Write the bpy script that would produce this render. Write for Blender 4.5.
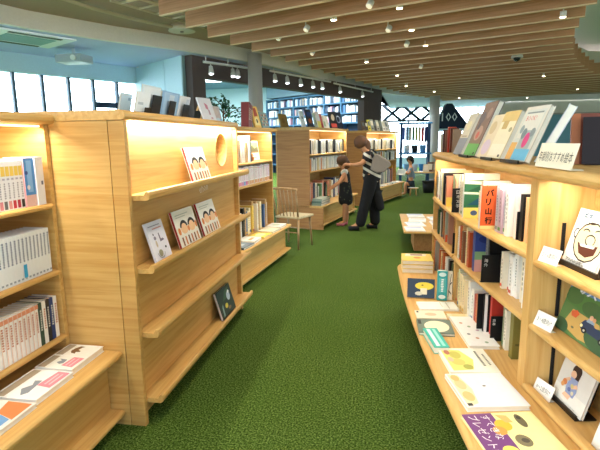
import bpy, bmesh, math, random
from math import sin, cos, pi, radians, atan2, sqrt
from mathutils import Vector, Matrix

for o in list(bpy.data.objects):
    bpy.data.objects.remove(o)
SC = bpy.context.scene
COL = SC.collection

# ------------------------------------------------------------------ camera
CAM_H, F_PX = 1.43, 475.0
PITCH, YAW, ROLL = radians(10.1446), radians(-9.7648), radians(0.7)
hd = Vector((sin(YAW), cos(YAW), 0)); rt0 = Vector((cos(YAW), -sin(YAW), 0)); upw = Vector((0, 0, 1))
fw = hd * cos(PITCH) - upw * sin(PITCH); up0 = hd * sin(PITCH) + upw * cos(PITCH)
rt = rt0 * cos(ROLL) - up0 * sin(ROLL); up = rt0 * sin(ROLL) + up0 * cos(ROLL)
cd = bpy.data.cameras.new('camera'); cam = bpy.data.objects.new('camera', cd); COL.objects.link(cam)
M = Matrix.Identity(4)
for i in range(3):
    M[i][0] = rt[i]; M[i][1] = up[i]; M[i][2] = -fw[i]
M[2][3] = CAM_H
cam.matrix_world = M
cd.sensor_width = 36; cd.lens = F_PX / 600 * 36; cd.clip_start = 0.05; cd.clip_end = 200
SC.camera = cam

# ------------------------------------------------------------------ light and exposure
SKY_BACK, SKY_FAR = 1.15, 10.0
wd = bpy.data.worlds.new('daylight'); SC.world = wd; wd.use_nodes = True
bg = wd.node_tree.nodes['Background']; bg.inputs[0].default_value = (0.76, 0.90, 1.0, 1)
_N, _L = wd.node_tree.nodes, wd.node_tree.links     # overcast sky, brightest over the far and left-hand side
_tc = _N.new('ShaderNodeTexCoord'); _dp = _N.new('ShaderNodeVectorMath'); _dp.operation = 'DOT_PRODUCT'; _dp.inputs[1].default_value = (-0.5, 0.86, 0.0)
_mr = _N.new('ShaderNodeMapRange'); _mr.inputs[1].default_value = -0.6; _mr.inputs[2].default_value = 0.6; _mr.inputs[3].default_value = SKY_BACK; _mr.inputs[4].default_value = SKY_FAR
_L.new(_tc.outputs['Generated'], _dp.inputs[0]); _L.new(_dp.outputs['Value'], _mr.inputs[0]); _L.new(_mr.outputs[0], bg.inputs[1])
SC.view_settings.view_transform = 'Standard'; SC.view_settings.look = 'None'
SC.view_settings.exposure = 0.35; SC.view_settings.gamma = 1.0; SC.view_settings.use_curve_mapping = False
SC.cycles.use_denoising = True
LED_W = 6.0          # watts per metre of shelf lighting
SPOT_W = 56.0       # each ceiling spot
WARM = (1.0, 0.92, 0.75)
SPOTCOL = (1.0, 0.91, 0.76)

# ------------------------------------------------------------------ materials
MATS = {}
def lin(h):
    if isinstance(h, str):
        h = h.lstrip('#'); c = [int(h[i:i+2], 16) / 255 for i in (0, 2, 4)]
    else:
        c = [v / 255 for v in h]
    return tuple((v / 12.92 if v <= 0.04045 else ((v + 0.055) / 1.055) ** 2.4) for v in c) + (1,)

def _new(key):
    m = bpy.data.materials.new(key); m.use_nodes = True
    MATS[key] = m
    return m, m.node_tree.nodes, m.node_tree.links, m.node_tree.nodes['Principled BSDF']

def paint(hexc, rough=0.55, metal=0.0, var=0.06, scale=40.0):
    key = 'paint_%s_%d_%d' % (hexc.lstrip('#'), int(rough * 100), int(metal * 100))
    if key in MATS: return MATS[key]
    m, N, L, b = _new(key)
    c = lin(hexc)
    tc = N.new('ShaderNodeTexCoord'); no = N.new('ShaderNodeTexNoise'); no.inputs['Scale'].default_value = scale
    no.inputs['Detail'].default_value = 2
    mx = N.new('ShaderNodeMix'); mx.data_type = 'RGBA'
    mx.inputs[6].default_value = tuple(v * (1 - var) for v in c[:3]) + (1,)
    mx.inputs[7].default_value = tuple(min(1, v * (1 + var)) for v in c[:3]) + (1,)
    L.new(tc.outputs['Object'], no.inputs['Vector']); L.new(no.outputs['Fac'], mx.inputs[0]); L.new(mx.outputs[2], b.inputs['Base Color'])
    b.inputs['Roughness'].default_value = rough; b.inputs['Metallic'].default_value = metal
    b.inputs['Specular IOR Level'].default_value = 0.35
    return m

def wood(axis='x', a='#dab26e', d='#c89853', rough=0.42, key='oak'):
    k = 'wood_%s_%s' % (key, axis)
    if k in MATS: return MATS[k]
    m, N, L, b = _new(k)
    tc = N.new('ShaderNodeTexCoord'); mp = N.new('ShaderNodeMapping')
    s = {'x': (1.6, 34, 34), 'y': (34, 1.6, 34), 'z': (34, 34, 1.6)}[axis]
    mp.inputs['Scale'].default_value = s
    no = N.new('ShaderNodeTexNoise'); no.inputs['Scale'].default_value = 1.3; no.inputs['Detail'].default_value = 5
    no.inputs['Distortion'].default_value = 0.6
    no2 = N.new('ShaderNodeTexNoise'); no2.inputs['Scale'].default_value = 1.1; no2.inputs['Detail'].default_value = 2
    cr = N.new('ShaderNodeValToRGB')
    cr.color_ramp.elements[0].position = 0.32; cr.color_ramp.elements[0].color = lin(d)
    cr.color_ramp.elements[1].position = 0.62; cr.color_ramp.elements[1].color = lin(a)
    mx = N.new('ShaderNodeMix'); mx.data_type = 'RGBA'; mx.blend_type = 'MULTIPLY'
    mx.inputs[0].default_value = 0.25
    L.new(tc.outputs['Object'], mp.inputs['Vector']); L.new(mp.outputs[0], no.inputs['Vector']); L.new(tc.outputs['Object'], no2.inputs['Vector'])
    L.new(no.outputs['Fac'], cr.inputs[0]); L.new(cr.outputs[0], mx.inputs[6]); L.new(no2.outputs['Color'], mx.inputs[7])
    mx2 = N.new('ShaderNodeMix'); mx2.data_type = 'RGBA'; mx2.inputs[0].default_value = 0.22
    L.new(cr.outputs[0], mx2.inputs[6]); 
    mr = N.new('ShaderNodeMapRange'); mr.inputs[1].default_value = 0.3; mr.inputs[2].default_value = 0.7
    L.new(no2.outputs['Fac'], mr.inputs[0])
    mx2.inputs[7].default_value = lin(d); L.new(mr.outputs[0], mx2.inputs[0])
    mr.inputs[3].default_value = 0.0; mr.inputs[4].default_value = 0.35
    L.new(mx2.outputs[2], b.inputs['Base Color'])
    b.inputs['Roughness'].default_value = rough; b.inputs['Specular IOR Level'].default_value = 0.4
    return m

def glow(hexc, strength, key=None):
    k = key or 'glow_%s_%s' % (hexc.lstrip('#'), strength)
    if k in MATS: return MATS[k]
    m, N, L, b = _new(k)
    b.inputs['Base Color'].default_value = lin(hexc)
    b.inputs['Emission Color'].default_value = lin(hexc); b.inputs['Emission Strength'].default_value = strength
    return m

def turf():
    m, N, L, b = _new('green_turf')
    tc = N.new('ShaderNodeTexCoord')
    n1 = N.new('ShaderNodeTexNoise'); n1.inputs['Scale'].default_value = 105; n1.inputs['Detail'].default_value = 4; n1.inputs['Roughness'].default_value = 0.7
    n2 = N.new('ShaderNodeTexNoise'); n2.inputs['Scale'].default_value = 1.1; n2.inputs['Detail'].default_value = 3
    cr = N.new('ShaderNodeValToRGB'); e = cr.color_ramp.elements
    e[0].position = 0.37; e[0].color = lin('#1c3007'); e[1].position = 0.64; e[1].color = lin('#8aa052')
    mid = e.new(0.5); mid.color = lin('#4a6524')
    mx = N.new('ShaderNodeMix'); mx.data_type = 'RGBA'; mx.blend_type = 'MULTIPLY'; mx.inputs[0].default_value = 0.0
    mr = N.new('ShaderNodeMapRange'); mr.inputs[1].default_value = 0.3; mr.inputs[2].default_value = 0.7; mr.inputs[3].default_value = 0.0; mr.inputs[4].default_value = 0.35
    L.new(tc.outputs['Object'], n1.inputs['Vector']); L.new(tc.outputs['Object'], n2.inputs['Vector'])
    L.new(n1.outputs['Fac'], cr.inputs[0]); L.new(cr.outputs[0], mx.inputs[6]); mx.inputs[7].default_value = (0.55, 0.75, 0.4, 1)
    L.new(n2.outputs['Fac'], mr.inputs[0]); L.new(mr.outputs[0], mx.inputs[0]); L.new(mx.outputs[2], b.inputs['Base Color'])
    bp = N.new('ShaderNodeBump'); bp.inputs['Strength'].default_value = 0.9; bp.inputs['Distance'].default_value = 0.02
    L.new(n1.outputs['Fac'], bp.inputs['Height']); L.new(bp.outputs[0], b.inputs['Normal'])
    b.inputs['Roughness'].default_value = 0.95; b.inputs['Specular IOR Level'].default_value = 0.1
    return m

def stripes_mat():
    m, N, L, b = _new('striped_knit')
    tc = N.new('ShaderNodeTexCoord'); mp = N.new('ShaderNodeMapping'); mp.inputs['Rotation'].default_value = (0, radians(-28), 0)
    w = N.new('ShaderNodeTexWave'); w.bands_direction = 'Z'; w.inputs['Scale'].default_value = 3.1; w.inputs['Distortion'].default_value = 0.4
    cr = N.new('ShaderNodeValToRGB'); cr.color_ramp.interpolation = 'CONSTANT'; e = cr.color_ramp.elements
    e[0].color = lin('#17161a'); e[1].position = 0.66; e[1].color = lin('#d8d2c4')
    L.new(tc.outputs['Object'], mp.inputs[0]); L.new(mp.outputs[0], w.inputs['Vector']); L.new(w.outputs['Fac'], cr.inputs[0]); L.new(cr.outputs[0], b.inputs['Base Color'])
    b.inputs['Roughness'].default_value = 0.9
    return m

def glass_mat():
    m, N, L, b = _new('window_glass')
    N.remove(b); t = N.new('ShaderNodeBsdfTransparent'); t.inputs[0].default_value = (0.96, 0.985, 1, 1)
    g = N.new('ShaderNodeBsdfGlossy'); g.inputs['Roughness'].default_value = 0.03
    mx = N.new('ShaderNodeMixShader'); mx.inputs[0].default_value = 0.05
    L.new(t.outputs[0], mx.inputs[1]); L.new(g.outputs[0], mx.inputs[2]); L.new(mx.outputs[0], N['Material Output'].inputs[0])
    return m

# ------------------------------------------------------------------ mesh builder
class MB:
    def __init__(s): s.bm = bmesh.new(); s.mats = []
    def mi(s, m):
        if m not in s.mats: s.mats.append(m)
        return s.mats.index(m)
    def face(s, pts, m, smooth=False):
        f = s.bm.faces.new([s.bm.verts.new(p) for p in pts]); f.material_index = s.mi(m); f.smooth = smooth
        return f
    def box(s, x0, x1, y0, y1, z0, z1, m, T=None):
        P = [(x0,y0,z0),(x1,y0,z0),(x1,y1,z0),(x0,y1,z0),(x0,y0,z1),(x1,y0,z1),(x1,y1,z1),(x0,y1,z1)]
        if T is not None: P = [T @ Vector(p) for p in P]
        v = [s.bm.verts.new(p) for p in P]
        k = s.mi(m)
        for q in ((0,3,2,1),(4,5,6,7),(0,1,5,4),(1,2,6,5),(2,3,7,6),(3,0,4,7)):
            s.bm.faces.new([v[i] for i in q]).material_index = k
    def prism(s, prof, fn, ts, m, smooth=False):
        """profile [(a,b)] swept: fn(t,a,b)->point"""
        k = s.mi(m); rings = [[s.bm.verts.new(fn(t, a, b)) for a, b in prof] for t in ts]
        n = len(prof)
        for i in range(len(ts) - 1):
            for j in range(n):
                f = s.bm.faces.new([rings[i][j], rings[i][(j+1) % n], rings[i+1][(j+1) % n], rings[i+1][j]])
                f.material_index = k; f.smooth = smooth
        for r in (rings[0][::-1], rings[-1]):
            s.bm.faces.new(r).material_index = k
    def tube(s, pts, r, m, seg=8, r1=None):
        pts = [Vector(p) for p in pts]; k = s.mi(m); rings = []
        for i, p in enumerate(pts):
            d = (pts[min(i+1, len(pts)-1)] - pts[max(i-1, 0)]).normalized()
            a = d.orthogonal().normalized() if i == 0 else (a - d * a.dot(d)).normalized()
            b = d.cross(a)
            rr = r if r1 is None else r + (r1 - r) * i / max(1, len(pts) - 1)
            rings.append([s.bm.verts.new(p + (a * cos(2*pi*j/seg) + b * sin(2*pi*j/seg)) * rr) for j in range(seg)])
        for i in range(len(pts) - 1):
            for j in range(seg):
                f = s.bm.faces.new([rings[i][j], rings[i][(j+1) % seg], rings[i+1][(j+1) % seg], rings[i+1][j]]); f.material_index = k; f.smooth = True
        for rg in (rings[0][::-1], rings[-1]): s.bm.faces.new(rg).material_index = k
    def ball(s, c, r, m, sx=1, sy=1, sz=1, seg=12):
        k = s.mi(m)
        geo = bmesh.ops.create_uvsphere(s.bm, u_segments=seg, v_segments=max(6, seg*2//3), radius=1.0, matrix=Matrix.Translation(c) @ Matrix.Diagonal((r*sx, r*sy, r*sz, 1)))
        for f in {f for v in geo['verts'] for f in v.link_faces}: f.material_index = k; f.smooth = True
    def build(s, name, parent=None, mw=None, bevel=0):
        bmesh.ops.recalc_face_normals(s.bm, faces=s.bm.faces)
        me = bpy.data.meshes.new(name); s.bm.to_mesh(me); s.bm.free()
        for m in s.mats: me.materials.append(m)
        o = bpy.data.objects.new(name, me); COL.objects.link(o)
        if parent is not None: o.parent = parent
        if mw is not None: o.matrix_basis = mw if parent is None else parent.matrix_world.inverted() @ mw
        if bevel:
            b = o.modifiers.new('edge', 'BEVEL'); b.width = bevel; b.segments = 2; b.limit_method = 'ANGLE'
        return o

def empty(name, mw, label=None, cat=None, group=None):
    o = bpy.data.objects.new(name, None); COL.objects.link(o); o.empty_display_size = 0.1
    o.matrix_world = mw if isinstance(mw, Matrix) else Matrix.Translation(mw)
    tag(o, label, cat, group); return o
def tag(o, label=None, cat=None, group=None, kind=None):
    if label: o['label'] = label
    if cat: o['category'] = cat
    if group: o['group'] = group
    if kind: o['kind'] = kind
    return o
def part(name, parent, mats_boxes, bevel=0.003):
    mb = MB()
    for b in mats_boxes: mb.box(*b)
    return mb.build(name, parent, bevel=bevel)

class Fr:
    """a frame on the floor: local x runs left to right as the shelf is faced, y away from the reader, z up"""
    def __init__(s, x, y, deg): s.m = Matrix.Translation((x, y, 0)) @ Matrix.Rotation(radians(deg), 4, 'Z')
    def at(s, x, y, z): return s.m @ Matrix.Translation((x, y, z))
def Lfr(x, y, th): return Fr(x, y, 90 - th)

ORD = ['first','second','third','fourth','fifth','sixth','seventh','eighth','ninth','tenth','eleventh','twelfth','thirteenth','fourteenth','fifteenth','sixteenth','seventeenth','eighteenth','nineteenth','twentieth']
def ordn(i):
    if i < 20: return ORD[i]
    t = ['twenty','thirty','forty','fifty'][(i + 1) // 10 - 2]; r = (i + 1) % 10
    return {'twenty':'twentieth','thirty':'thirtieth','forty':'fortieth','fifty':'fiftieth'}[t] if r == 0 else t + '-' + ORD[r-1]

# ------------------------------------------------------------------ text and art
_TX = {}
def text_polys(body):
    if body in _TX: return _TX[body]
    cu = bpy.data.curves.new('lettering', 'FONT'); cu.body = body; cu.size = 1.0; cu.resolution_u = 1
    o = bpy.data.objects.new('lettering', cu); COL.objects.link(o)
    dg = bpy.context.evaluated_depsgraph_get()
    me = bpy.data.meshes.new_from_object(o.evaluated_get(dg))
    vs = [(v.co.x, v.co.y) for v in me.vertices]; ps = [tuple(p.vertices) for p in me.polygons]
    bpy.data.objects.remove(o); bpy.data.curves.remove(cu); bpy.data.meshes.remove(me)
    xs = [v[0] for v in vs] or [0]; ys = [v[1] for v in vs] or [0]
    x0, x1, y0, y1 = min(xs), max(xs), min(ys), max(ys)
    _TX[body] = ([(x - x0, y - y0) for x, y in vs], ps, x1 - x0, y1 - y0); return _TX[body]

def draw(mb, art, W, H, P):
    """flat printed shapes; P(u,v,k) maps metres on the sheet to a point, k lifts each layer a hair above the one below"""
    k = 0
    for e in art:
        k += 1; t = e[0]
        if t == 'r':
            _, u0, v0, u1, v1, c = e
            mb.face([P(u0*W, v0*H, k), P(u1*W, v0*H, k), P(u1*W, v1*H, k), P(u0*W, v1*H, k)], paint(c))
        elif t == 'e':
            _, cu, cv, ru, rv, c = e
            pl = []
            for i in range(24):
                q = (min(W, max(0, cu*W + ru*W*cos(2*pi*i/24))), min(H, max(0, cv*H + rv*H*sin(2*pi*i/24))))
                if not pl or abs(q[0]-pl[-1][0]) + abs(q[1]-pl[-1][1]) > 1e-5: pl.append(q)
            mb.face([P(x, y, k) for x, y in pl], paint(c))
        elif t == 'a':   # arc stroke: centre, radii, width, start, end (degrees)
            _, cu, cv, ru, rv, w, a0, a1, c = e
            n = 14
            for i in range(n):
                A = radians(a0 + (a1-a0)*i/n); B = radians(a0 + (a1-a0)*(i+1)/n)
                q = [(cu*W + (ru*W + s)*cos(g), cv*H + (rv*H + s)*sin(g)) for g, s in ((A,-w/2),(B,-w/2),(B,w/2),(A,w/2))]
                mb.face([P(x, y, k) for x, y in q], paint(c))
        elif t == 'p':
            mb.face([P(u*W, v*H, k) for u, v in e[1]], paint(e[2]))
        elif t == 'T':
            for dx, dy in ((0, 0), (.012, 0), (0, .012), (.012, .012)): draw(mb, [('t', e[1], e[2]+dx*1.5, e[3]+dy*.8) + tuple(e[4:])], W, H, lambda u, v, q, k=k: P(u, v, k + .2))
        elif t == 't':
            _, body, u, v, h, c = e[:6]; ang = radians(e[6]) if len(e) > 6 else 0
            vs, ps, tw, th = text_polys(body); sc = h*H / max(th, 1e-6)
            if len(e) > 7: sx = e[7]*W / max(tw, 1e-6)
            else: sx = sc
            m = paint(c)
            bv = []
            for x, y in vs:
                X, Y = x*sx, y*sc
                bv.append(mb.bm.verts.new(P(u*W + X*cos(ang) - Y*sin(ang), v*H + X*sin(ang) + Y*cos(ang), k)))
            ki = mb.mi(m)
            for p in ps:
                try: mb.bm.faces.new([bv[i] for i in p]).material_index = ki
                except ValueError: pass

def glyphs(u, v0, v1, n, w, c, seed=0):
    """a column of small printed strokes standing for a spine's fine print"""
    r = random.Random(seed); out = []
    for i in range(n):
        a = v0 + (v1-v0)*i/n; b = a + (v1-v0)/n*0.62
        out.append(('r', u - w/2*r.uniform(.6, 1), a, u + w/2*r.uniform(.6, 1), b, c))
    return out

# ------------------------------------------------------------------ books
PAGES = '#efe8d8'
def book(mw, W, T, H, cover, label, group=None, front=None, spine=None, back=None, name='book', cat='book', spinecol=None):
    """standing book: spine along x=0, front cover faces -y, W wide, T thick, H tall; origin at its lower front spine corner"""
    e = empty(name, mw, label, cat, group)
    c = min(0.0025, T*0.22)
    mb = MB(); m = paint(cover, 0.38)
    mb.box(0, W, 0, c, 0, H, m); mb.box(0, W, T-c, T, 0, H, m)
    mb.box(0, c, c, T-c, 0, H, paint(spinecol, 0.4) if spinecol else m)
    if front: draw(mb, front, W, H, lambda u, v, k: Vector((u, -0.00025*k, v)))
    if back: draw(mb, back, W, H, lambda u, v, k: Vector((W-u, T+0.00025*k, v)))
    if spine: draw(mb, spine, T, H, lambda u, v, k: Vector((-0.00025*k, T-u, v)))
    mb.build('cover', e)
    mb = MB(); mb.box(c*1.1, W-0.003, c*1.05, T-c*1.05, 0.003, H-0.003, paint(PAGES, 0.8)); mb.build('page_block', e)
    return e
RZ = lambda d: Matrix.Rotation(radians(d), 4, 'Z'); RX = lambda d: Matrix.Rotation(radians(d), 4, 'X'); RY = lambda d: Matrix.Rotation(radians(d), 4, 'Y')
TR = lambda x, y, z: Matrix.Translation((x, y, z))
def spine_out(fr, x, y, z, W, T, H, *a, lean=0, **k):
    return book(fr.at(x, y, z + 0.0008 + T*sin(radians(lean))) @ RY(lean) @ TR(T, 0, 0) @ RZ(90), W, T, H, *a, **k)
def face_out(fr, x, y, z, W, T, H, *a, tilt=12, yaw=0, **k):
    k.setdefault('name', 'picture_book')
    return book(fr.at(x, y, z + 0.0008 + T*sin(radians(tilt))) @ RZ(yaw) @ RX(-tilt), W, T, H, *a, **k)
def flat(fr, x, y, z, W, T, H, *a, yaw=0, **k):
    k.setdefault('name', 'picture_book')
    return book(fr.at(x, y, z + T + 0.0008) @ RZ(yaw) @ RX(-90), W, T, H, *a, **k)

def mixh(h):
    c = [int(h[i:i+2], 16) for i in (1, 3, 5)]; t = 70 if sum(c) > 380 else 205
    return '#%02x%02x%02x' % tuple(int(v*0.45 + t*0.55) for v in c)

def row(frf, s0, s1, z, pal, t, h, d, place, group, y=(0.0, 0.04), seed=1, noun='book', fine=None, upto=60, lean_last=0):
    """a run of standing books between s0 and s1; frf(s) gives the frame at that distance along the shelf"""
    r = random.Random(seed); s = s0; i = 0
    while i < upto:
        T = r.uniform(*t)
        if s + T > s1: break
        cn, hx = pal[i % len(pal)] if isinstance(pal, list) and len(pal) > 0 and pal[0][0] == '=' else r.choice(pal)
        H = r.uniform(*h); D = r.uniform(*d); yy = r.uniform(*y)
        sp = glyphs(0.5, 0.25, 0.85, r.randint(6, 10), 0.28, mixh(hx), r.random())
        if r.random() < 0.5: sp += [('r', 0.1, 0.06, 0.9, 0.14, r.choice(['#c8584a', '#4a6f9c', '#58864e', '#8a8a86', '#d8b04a']))]
        fr, x = frf(s)
        spine_out(fr, x, yy, z, D, T, H, hx, '%s %s, %s from left on %s' % (cn, noun, ordn(i), place), group, spine=sp)
        s += T + 0.0012; i += 1
    return s

WH = [('white', '#f1efe8'), ('white', '#f5f3ee'), ('ivory', '#ece4d0'), ('pale grey', '#dcdcd8')]
MIX = WH * 2 + [('cream', '#eadcb4'), ('black', '#1d1c1f'), ('salmon', '#d98f74'), ('tan', '#b98f5c'), ('green', '#5f8a5a'), ('navy', '#2c3a66'), ('red', '#b43a32'), ('grey', '#8c8e90')]
# ------------------------------------------------------------------ setting: floor, ceiling, outer shell
def struct(name, mb, bevel=0): return tag(mb.build(name, bevel=bevel), kind='structure')
mb = MB(); T_ = turf(); mb.box(-14, 14, -4, 34, -0.05, 0, T_); struct('floor', mb)

TAUPE = paint('#b39c8c', 0.8); FASC = paint('#f0ebe8', 0.7); OUTC = paint('#c2cdf4', 0.7)
EDGE = [(-4.9, 1.0), (-4.75, 4.5), (-4.35, 5.6), (-3.75, 6.6), (-3.05, 7.5), (-2.35, 8.75), (-1.75, 10.3), (-1.25, 12.4), (-0.5, 14.5), (0.6, 16.4), (2.2, 18.2), (5.0, 20.5)]
RIM = [(12, 20.5), (12, 13.0), (6.7, 13.1), (4.6, 12.3), (3.95, 11.35), (3.45, 10.35), (3.0, 9.15), (2.5, 8.0), (2.2, 7.1), (1.98, 6.2), (1.85, 5.2), (1.8, 4.2), (1.8, 0.2)]
mb = MB()
mb.face([(x, y, 3.05) for x, y in EDGE + RIM] + [(-4.9, 0.2, 3.05)], TAUPE)
struct('ceiling', mb)
mb = MB()
for (x0, y0), (x1, y1) in zip(RIM, RIM[1:]): mb.face([(x0, y0, 3.05), (x1, y1, 3.05), (x1, y1, 3.35), (x0, y0, 3.35)], paint('#b9b29c', .7))
mb.face([(1.6, 0.2, 3.5), (8, 0.2, 3.5), (8, 14, 3.5), (1.6, 14, 3.5)], paint('#dfe2e0', .7))
struct('ceiling_right', mb)
mb = MB(); mb.tube([(3.4, 5.5, 3.32), (6.2, 11.8, 3.32)], .13, paint('#aab6b4', .4, .3), 14); mb.tube([(4.6, 5.0, 3.35), (7.4, 11.0, 3.35)], .07, paint('#8d9a9a', .4, .3), 10); struct('trim_93', mb)
mb = MB()
EX = [(-4.9, 0.2)] + EDGE + [(12, 20.5)]
for (x0, y0), (x1, y1) in zip(EX, EX[1:]):
    d = Vector((x1-x0, y1-y0, 0)).normalized(); n = Vector((-d.y, d.x, 0)) * 0.08
    mb.face([(x0, y0, 2.84), (x1, y1, 2.84), (x1, y1, 3.06), (x0, y0, 3.06)], FASC)
    mb.face([(x0, y0, 2.84), (x1, y1, 2.84), (x1+n.x, y1+n.y, 2.84), (x0+n.x, y0+n.y, 2.84)], FASC)
struct('trim_1', mb)
mb = MB()
mb.face([(x-0.06, y+0.04, 2.86) for x, y in EX[:-1]] + [(5, 24, 2.86), (0.4, 24, 2.86), (-0.1, 15, 2.86), (-3.3, 8, 2.86), (-4.9, 9.2, 2.86), (-9.5, -1.0, 2.86), (-9.5, -1.5, 2.86), (-4.9, -1.5, 2.86)], OUTC)
struct('ceiling_outer', mb)

# slatted timber ceiling: deep boards side by side across the aisle
BU = Vector((-0.92, 0.391)).normalized(); BN = Vector((0.391, 0.92)).normalized()
BRN = wood('x', '#c4946a', '#ab7c52', 0.6, 'slat')
BEDGE = wood('x', '#f0d8b0', '#e0c498', 0.5, 'edge')
def ipl(tab, n):
    for (a, u), (b, w) in zip(tab, tab[1:]):
        if a <= n <= b: return u + (w-u)*(n-a)/(b-a)
    return tab[0][1] if n < tab[0][0] else tab[-1][1]
LU = [(2.5, 3.9), (3.89, 4.32), (4.47, 4.5), (5.09, 4.69), (5.68, 4.78), (6.77, 4.88), (8.07, 5.09), (9.5, 5.2), (11.3, 5.31), (12.5, 5.39), (14.2, 5.48), (16, 5.47), (19, 5.3)]
RU = [(2.5, -0.6), (5.6, 0.1), (6.73, 0.36), (7.7, 0.51), (8.33, 0.576), (9.7, 0.63), (10.3, 0.61), (11.0, 0.57), (12.4, 0.45), (13.0, 0.0), (14.5, -2.0), (19, -4.0)]
n = 3.32; bi = 2
while n < 18.2:
    uL, uR = ipl(LU, n), ipl(RU, n); P = BN * n
    mid = BU * ((uL+uR)/2) + P
    mb = MB(); hl = (uL-uR)/2
    mb.box(-hl, hl, -0.016, 0.016, -0.118, 0.13, BRN); mb.box(-hl, hl, -0.019, 0.019, -0.13, -0.118, BEDGE)
    o = struct('trim_%d' % bi, mb, 0.002)
    o.matrix_world = Matrix.Translation((mid.x, mid.y, 2.93)) @ RZ(math.degrees(atan2(BU.y, BU.x)))
    n += 0.57; bi += 1

# window wall on the left, beyond the low ceiling
GLS = glass_mat(); MUL = paint('#3d5566', 0.5); SILL = paint('#c6d6de', 0.6); TEAL = paint('#c4e2ee', 0.6)
A = Vector((-5.93, 7.0)); B = Vector((-4.89, 8.9)); WD = (B-A).normalized()
def WM(s, z=0): return Matrix.Translation((A.x + WD.x*s, A.y + WD.y*s, z)) @ RZ(math.degrees(atan2(WD.y, WD.x)))
cuts = [-4.3, -3.55, -2.85, -2.15, -1.5, -0.87, -0.38, 0.078, 0.531, 0.978, 1.43, 1.905]
for i in range(len(cuts)):
    w = (cuts[i+1] if i+1 < len(cuts) else 2.31) - cuts[i]
    mb = MB(); mb.box(0.02, w-0.02, -0.006, 0.006, 0.25, 2.56, GLS)  # unseen lower glass carried down near the floor to admit more daylight
    o = struct('window_%d' % (i+1), mb); o.matrix_world = WM(cuts[i])
    mb = MB(); mb.box(-0.022, 0.022, -0.04, 0.04, 0.25, 2.58, MUL)
    f = mb.build('window_frame', o, mw=WM(cuts[i])); 
    if i == len(cuts)-2:
        mb = MB(); mb.box(0.02, w-0.02, -0.03, 0.03, 2.07, 2.17, paint('#22304a', 0.5)); mb.build('window_rail', o, mw=WM(cuts[i]))
    if i == len(cuts)-1:
        mb = MB(); mb.box(0.02, w-0.22, -0.03, 0.03, 2.07, 2.15, paint('#22304a', 0.5)); mb.build('window_rail', o, mw=WM(cuts[i]))
mb = MB(); mb.box(-4.4, 2.4, -0.08, 0.08, 0, 0.25, SILL); mb.box(-4.4, 2.4, -0.08, 0.08, 2.56, 2.9, TEAL)
o = struct('wall_left', mb); o.matrix_world = WM(0)
# teal wall turning the corner to the dark portal
c0 = A + WD*2.36; c1 = Vector((-3.34, 7.98)); dv = c1-c0
mb = MB(); Lw = dv.length
for k in range(3): mb.box(Lw*k/3 + 0.006, Lw*(k+1)/3 - 0.006, -0.05, 0.05, 0, 2.9, TEAL)
mb.box(0, Lw, -0.03, 0.03, 0, 2.9, paint('#7d9aa2', 0.7))
o = struct('wall_corner', mb); o.matrix_world = Matrix.Translation((c0.x, c0.y, 0)) @ RZ(math.degrees(atan2(dv.y, dv.x)))
# dark portal in front of the back room
DBR = paint('#5a4d4b', 0.75); PA = Vector((-3.27, 7.97)); PB = Vector((-0.12, 14.82)); pd = (PB-PA); PL = pd.length
mb = MB()
mb.box(0, 0.30, -0.1, 0.1, 0, 2.86, DBR); mb.box(PL-1.15, PL, -0.1, 0.1, 0, 2.86, DBR); mb.box(0.30, PL-1.15, -0.1, 0.1, 2.52, 2.86, DBR)
o = struct('wall_portal', mb); PM = Matrix.Translation((PA.x, PA.y, 0)) @ RZ(math.degrees(atan2(pd.y, pd.x))); o.matrix_world = PM
# back room behind the portal
RW = paint('#c4dfe4', 0.6)
mb = MB(); mb.prism([(-4.82, 9.2), (-4.75, 9.25), (-9.2, 21.5), (-9.3, 21.45)], lambda t, a, b: (a, b, t), [0, 3.9], RW); struct('wall_room_left', mb)
mb = MB(); mb.face([(-4.8, 9.15, 3.75), (-3.3, 8.1, 3.75), (0.0, 15.0, 3.75), (-0.2, 21.5, 3.75), (-9.2, 21.5, 3.75)], paint('#6f8c9c', 0.7)); struct('ceiling_room', mb)
mb = MB(); mb.box(-9.3, -0.6, 21.4, 21.55, 0, 3.9, RW); struct('wall_room_back', mb)

for k, (x, y) in enumerate([(-4.6, 14.0), (-3.0, 16.4), (-6.2, 17.8)]):  # panels and their lamps are added to brighten the back room
    e = empty('fill_panel_light', (x, y, 3.74), 'square fill-light panel added in the back room, %s' % ['nearest', 'middle', 'farthest'][k], 'fill light')
    mb = MB(); mb.box(-.6, .6, -.6, .6, -.05, -.002, paint('#e4e6e6', .5)); mb.build('housing', e)
    mb = MB(); mb.box(-.55, .55, -.55, .55, -.056, -.051, glow('#eef6ff', 4.0)); mb.build('diffuser', e)
    ld = bpy.data.lights.new('panel_fill', 'AREA'); ld.size = 1.1; ld.energy = 260; ld.color = (0.86, 0.95, 1.0)
    lo = bpy.data.objects.new('panel_fill', ld); COL.objects.link(lo); lo.parent = e; lo.location = (0, 0, -.07)
# columns
def column(name, x, y, r, z1):
    mb = MB(); mb.tube([(x, y, 0), (x, y, z1)], r, paint('#cfcac4', 0.6), 24); mb.tube([(x, y, 0), (x, y, 0.08)], r*1.08, paint('#8d8a86', 0.6), 24)
    return struct(name, mb)
column('column_1', -2.27, 8.62, 0.128, 2.95); column('column_2', 1.70, 16.7, 0.17, 3.05)

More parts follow.
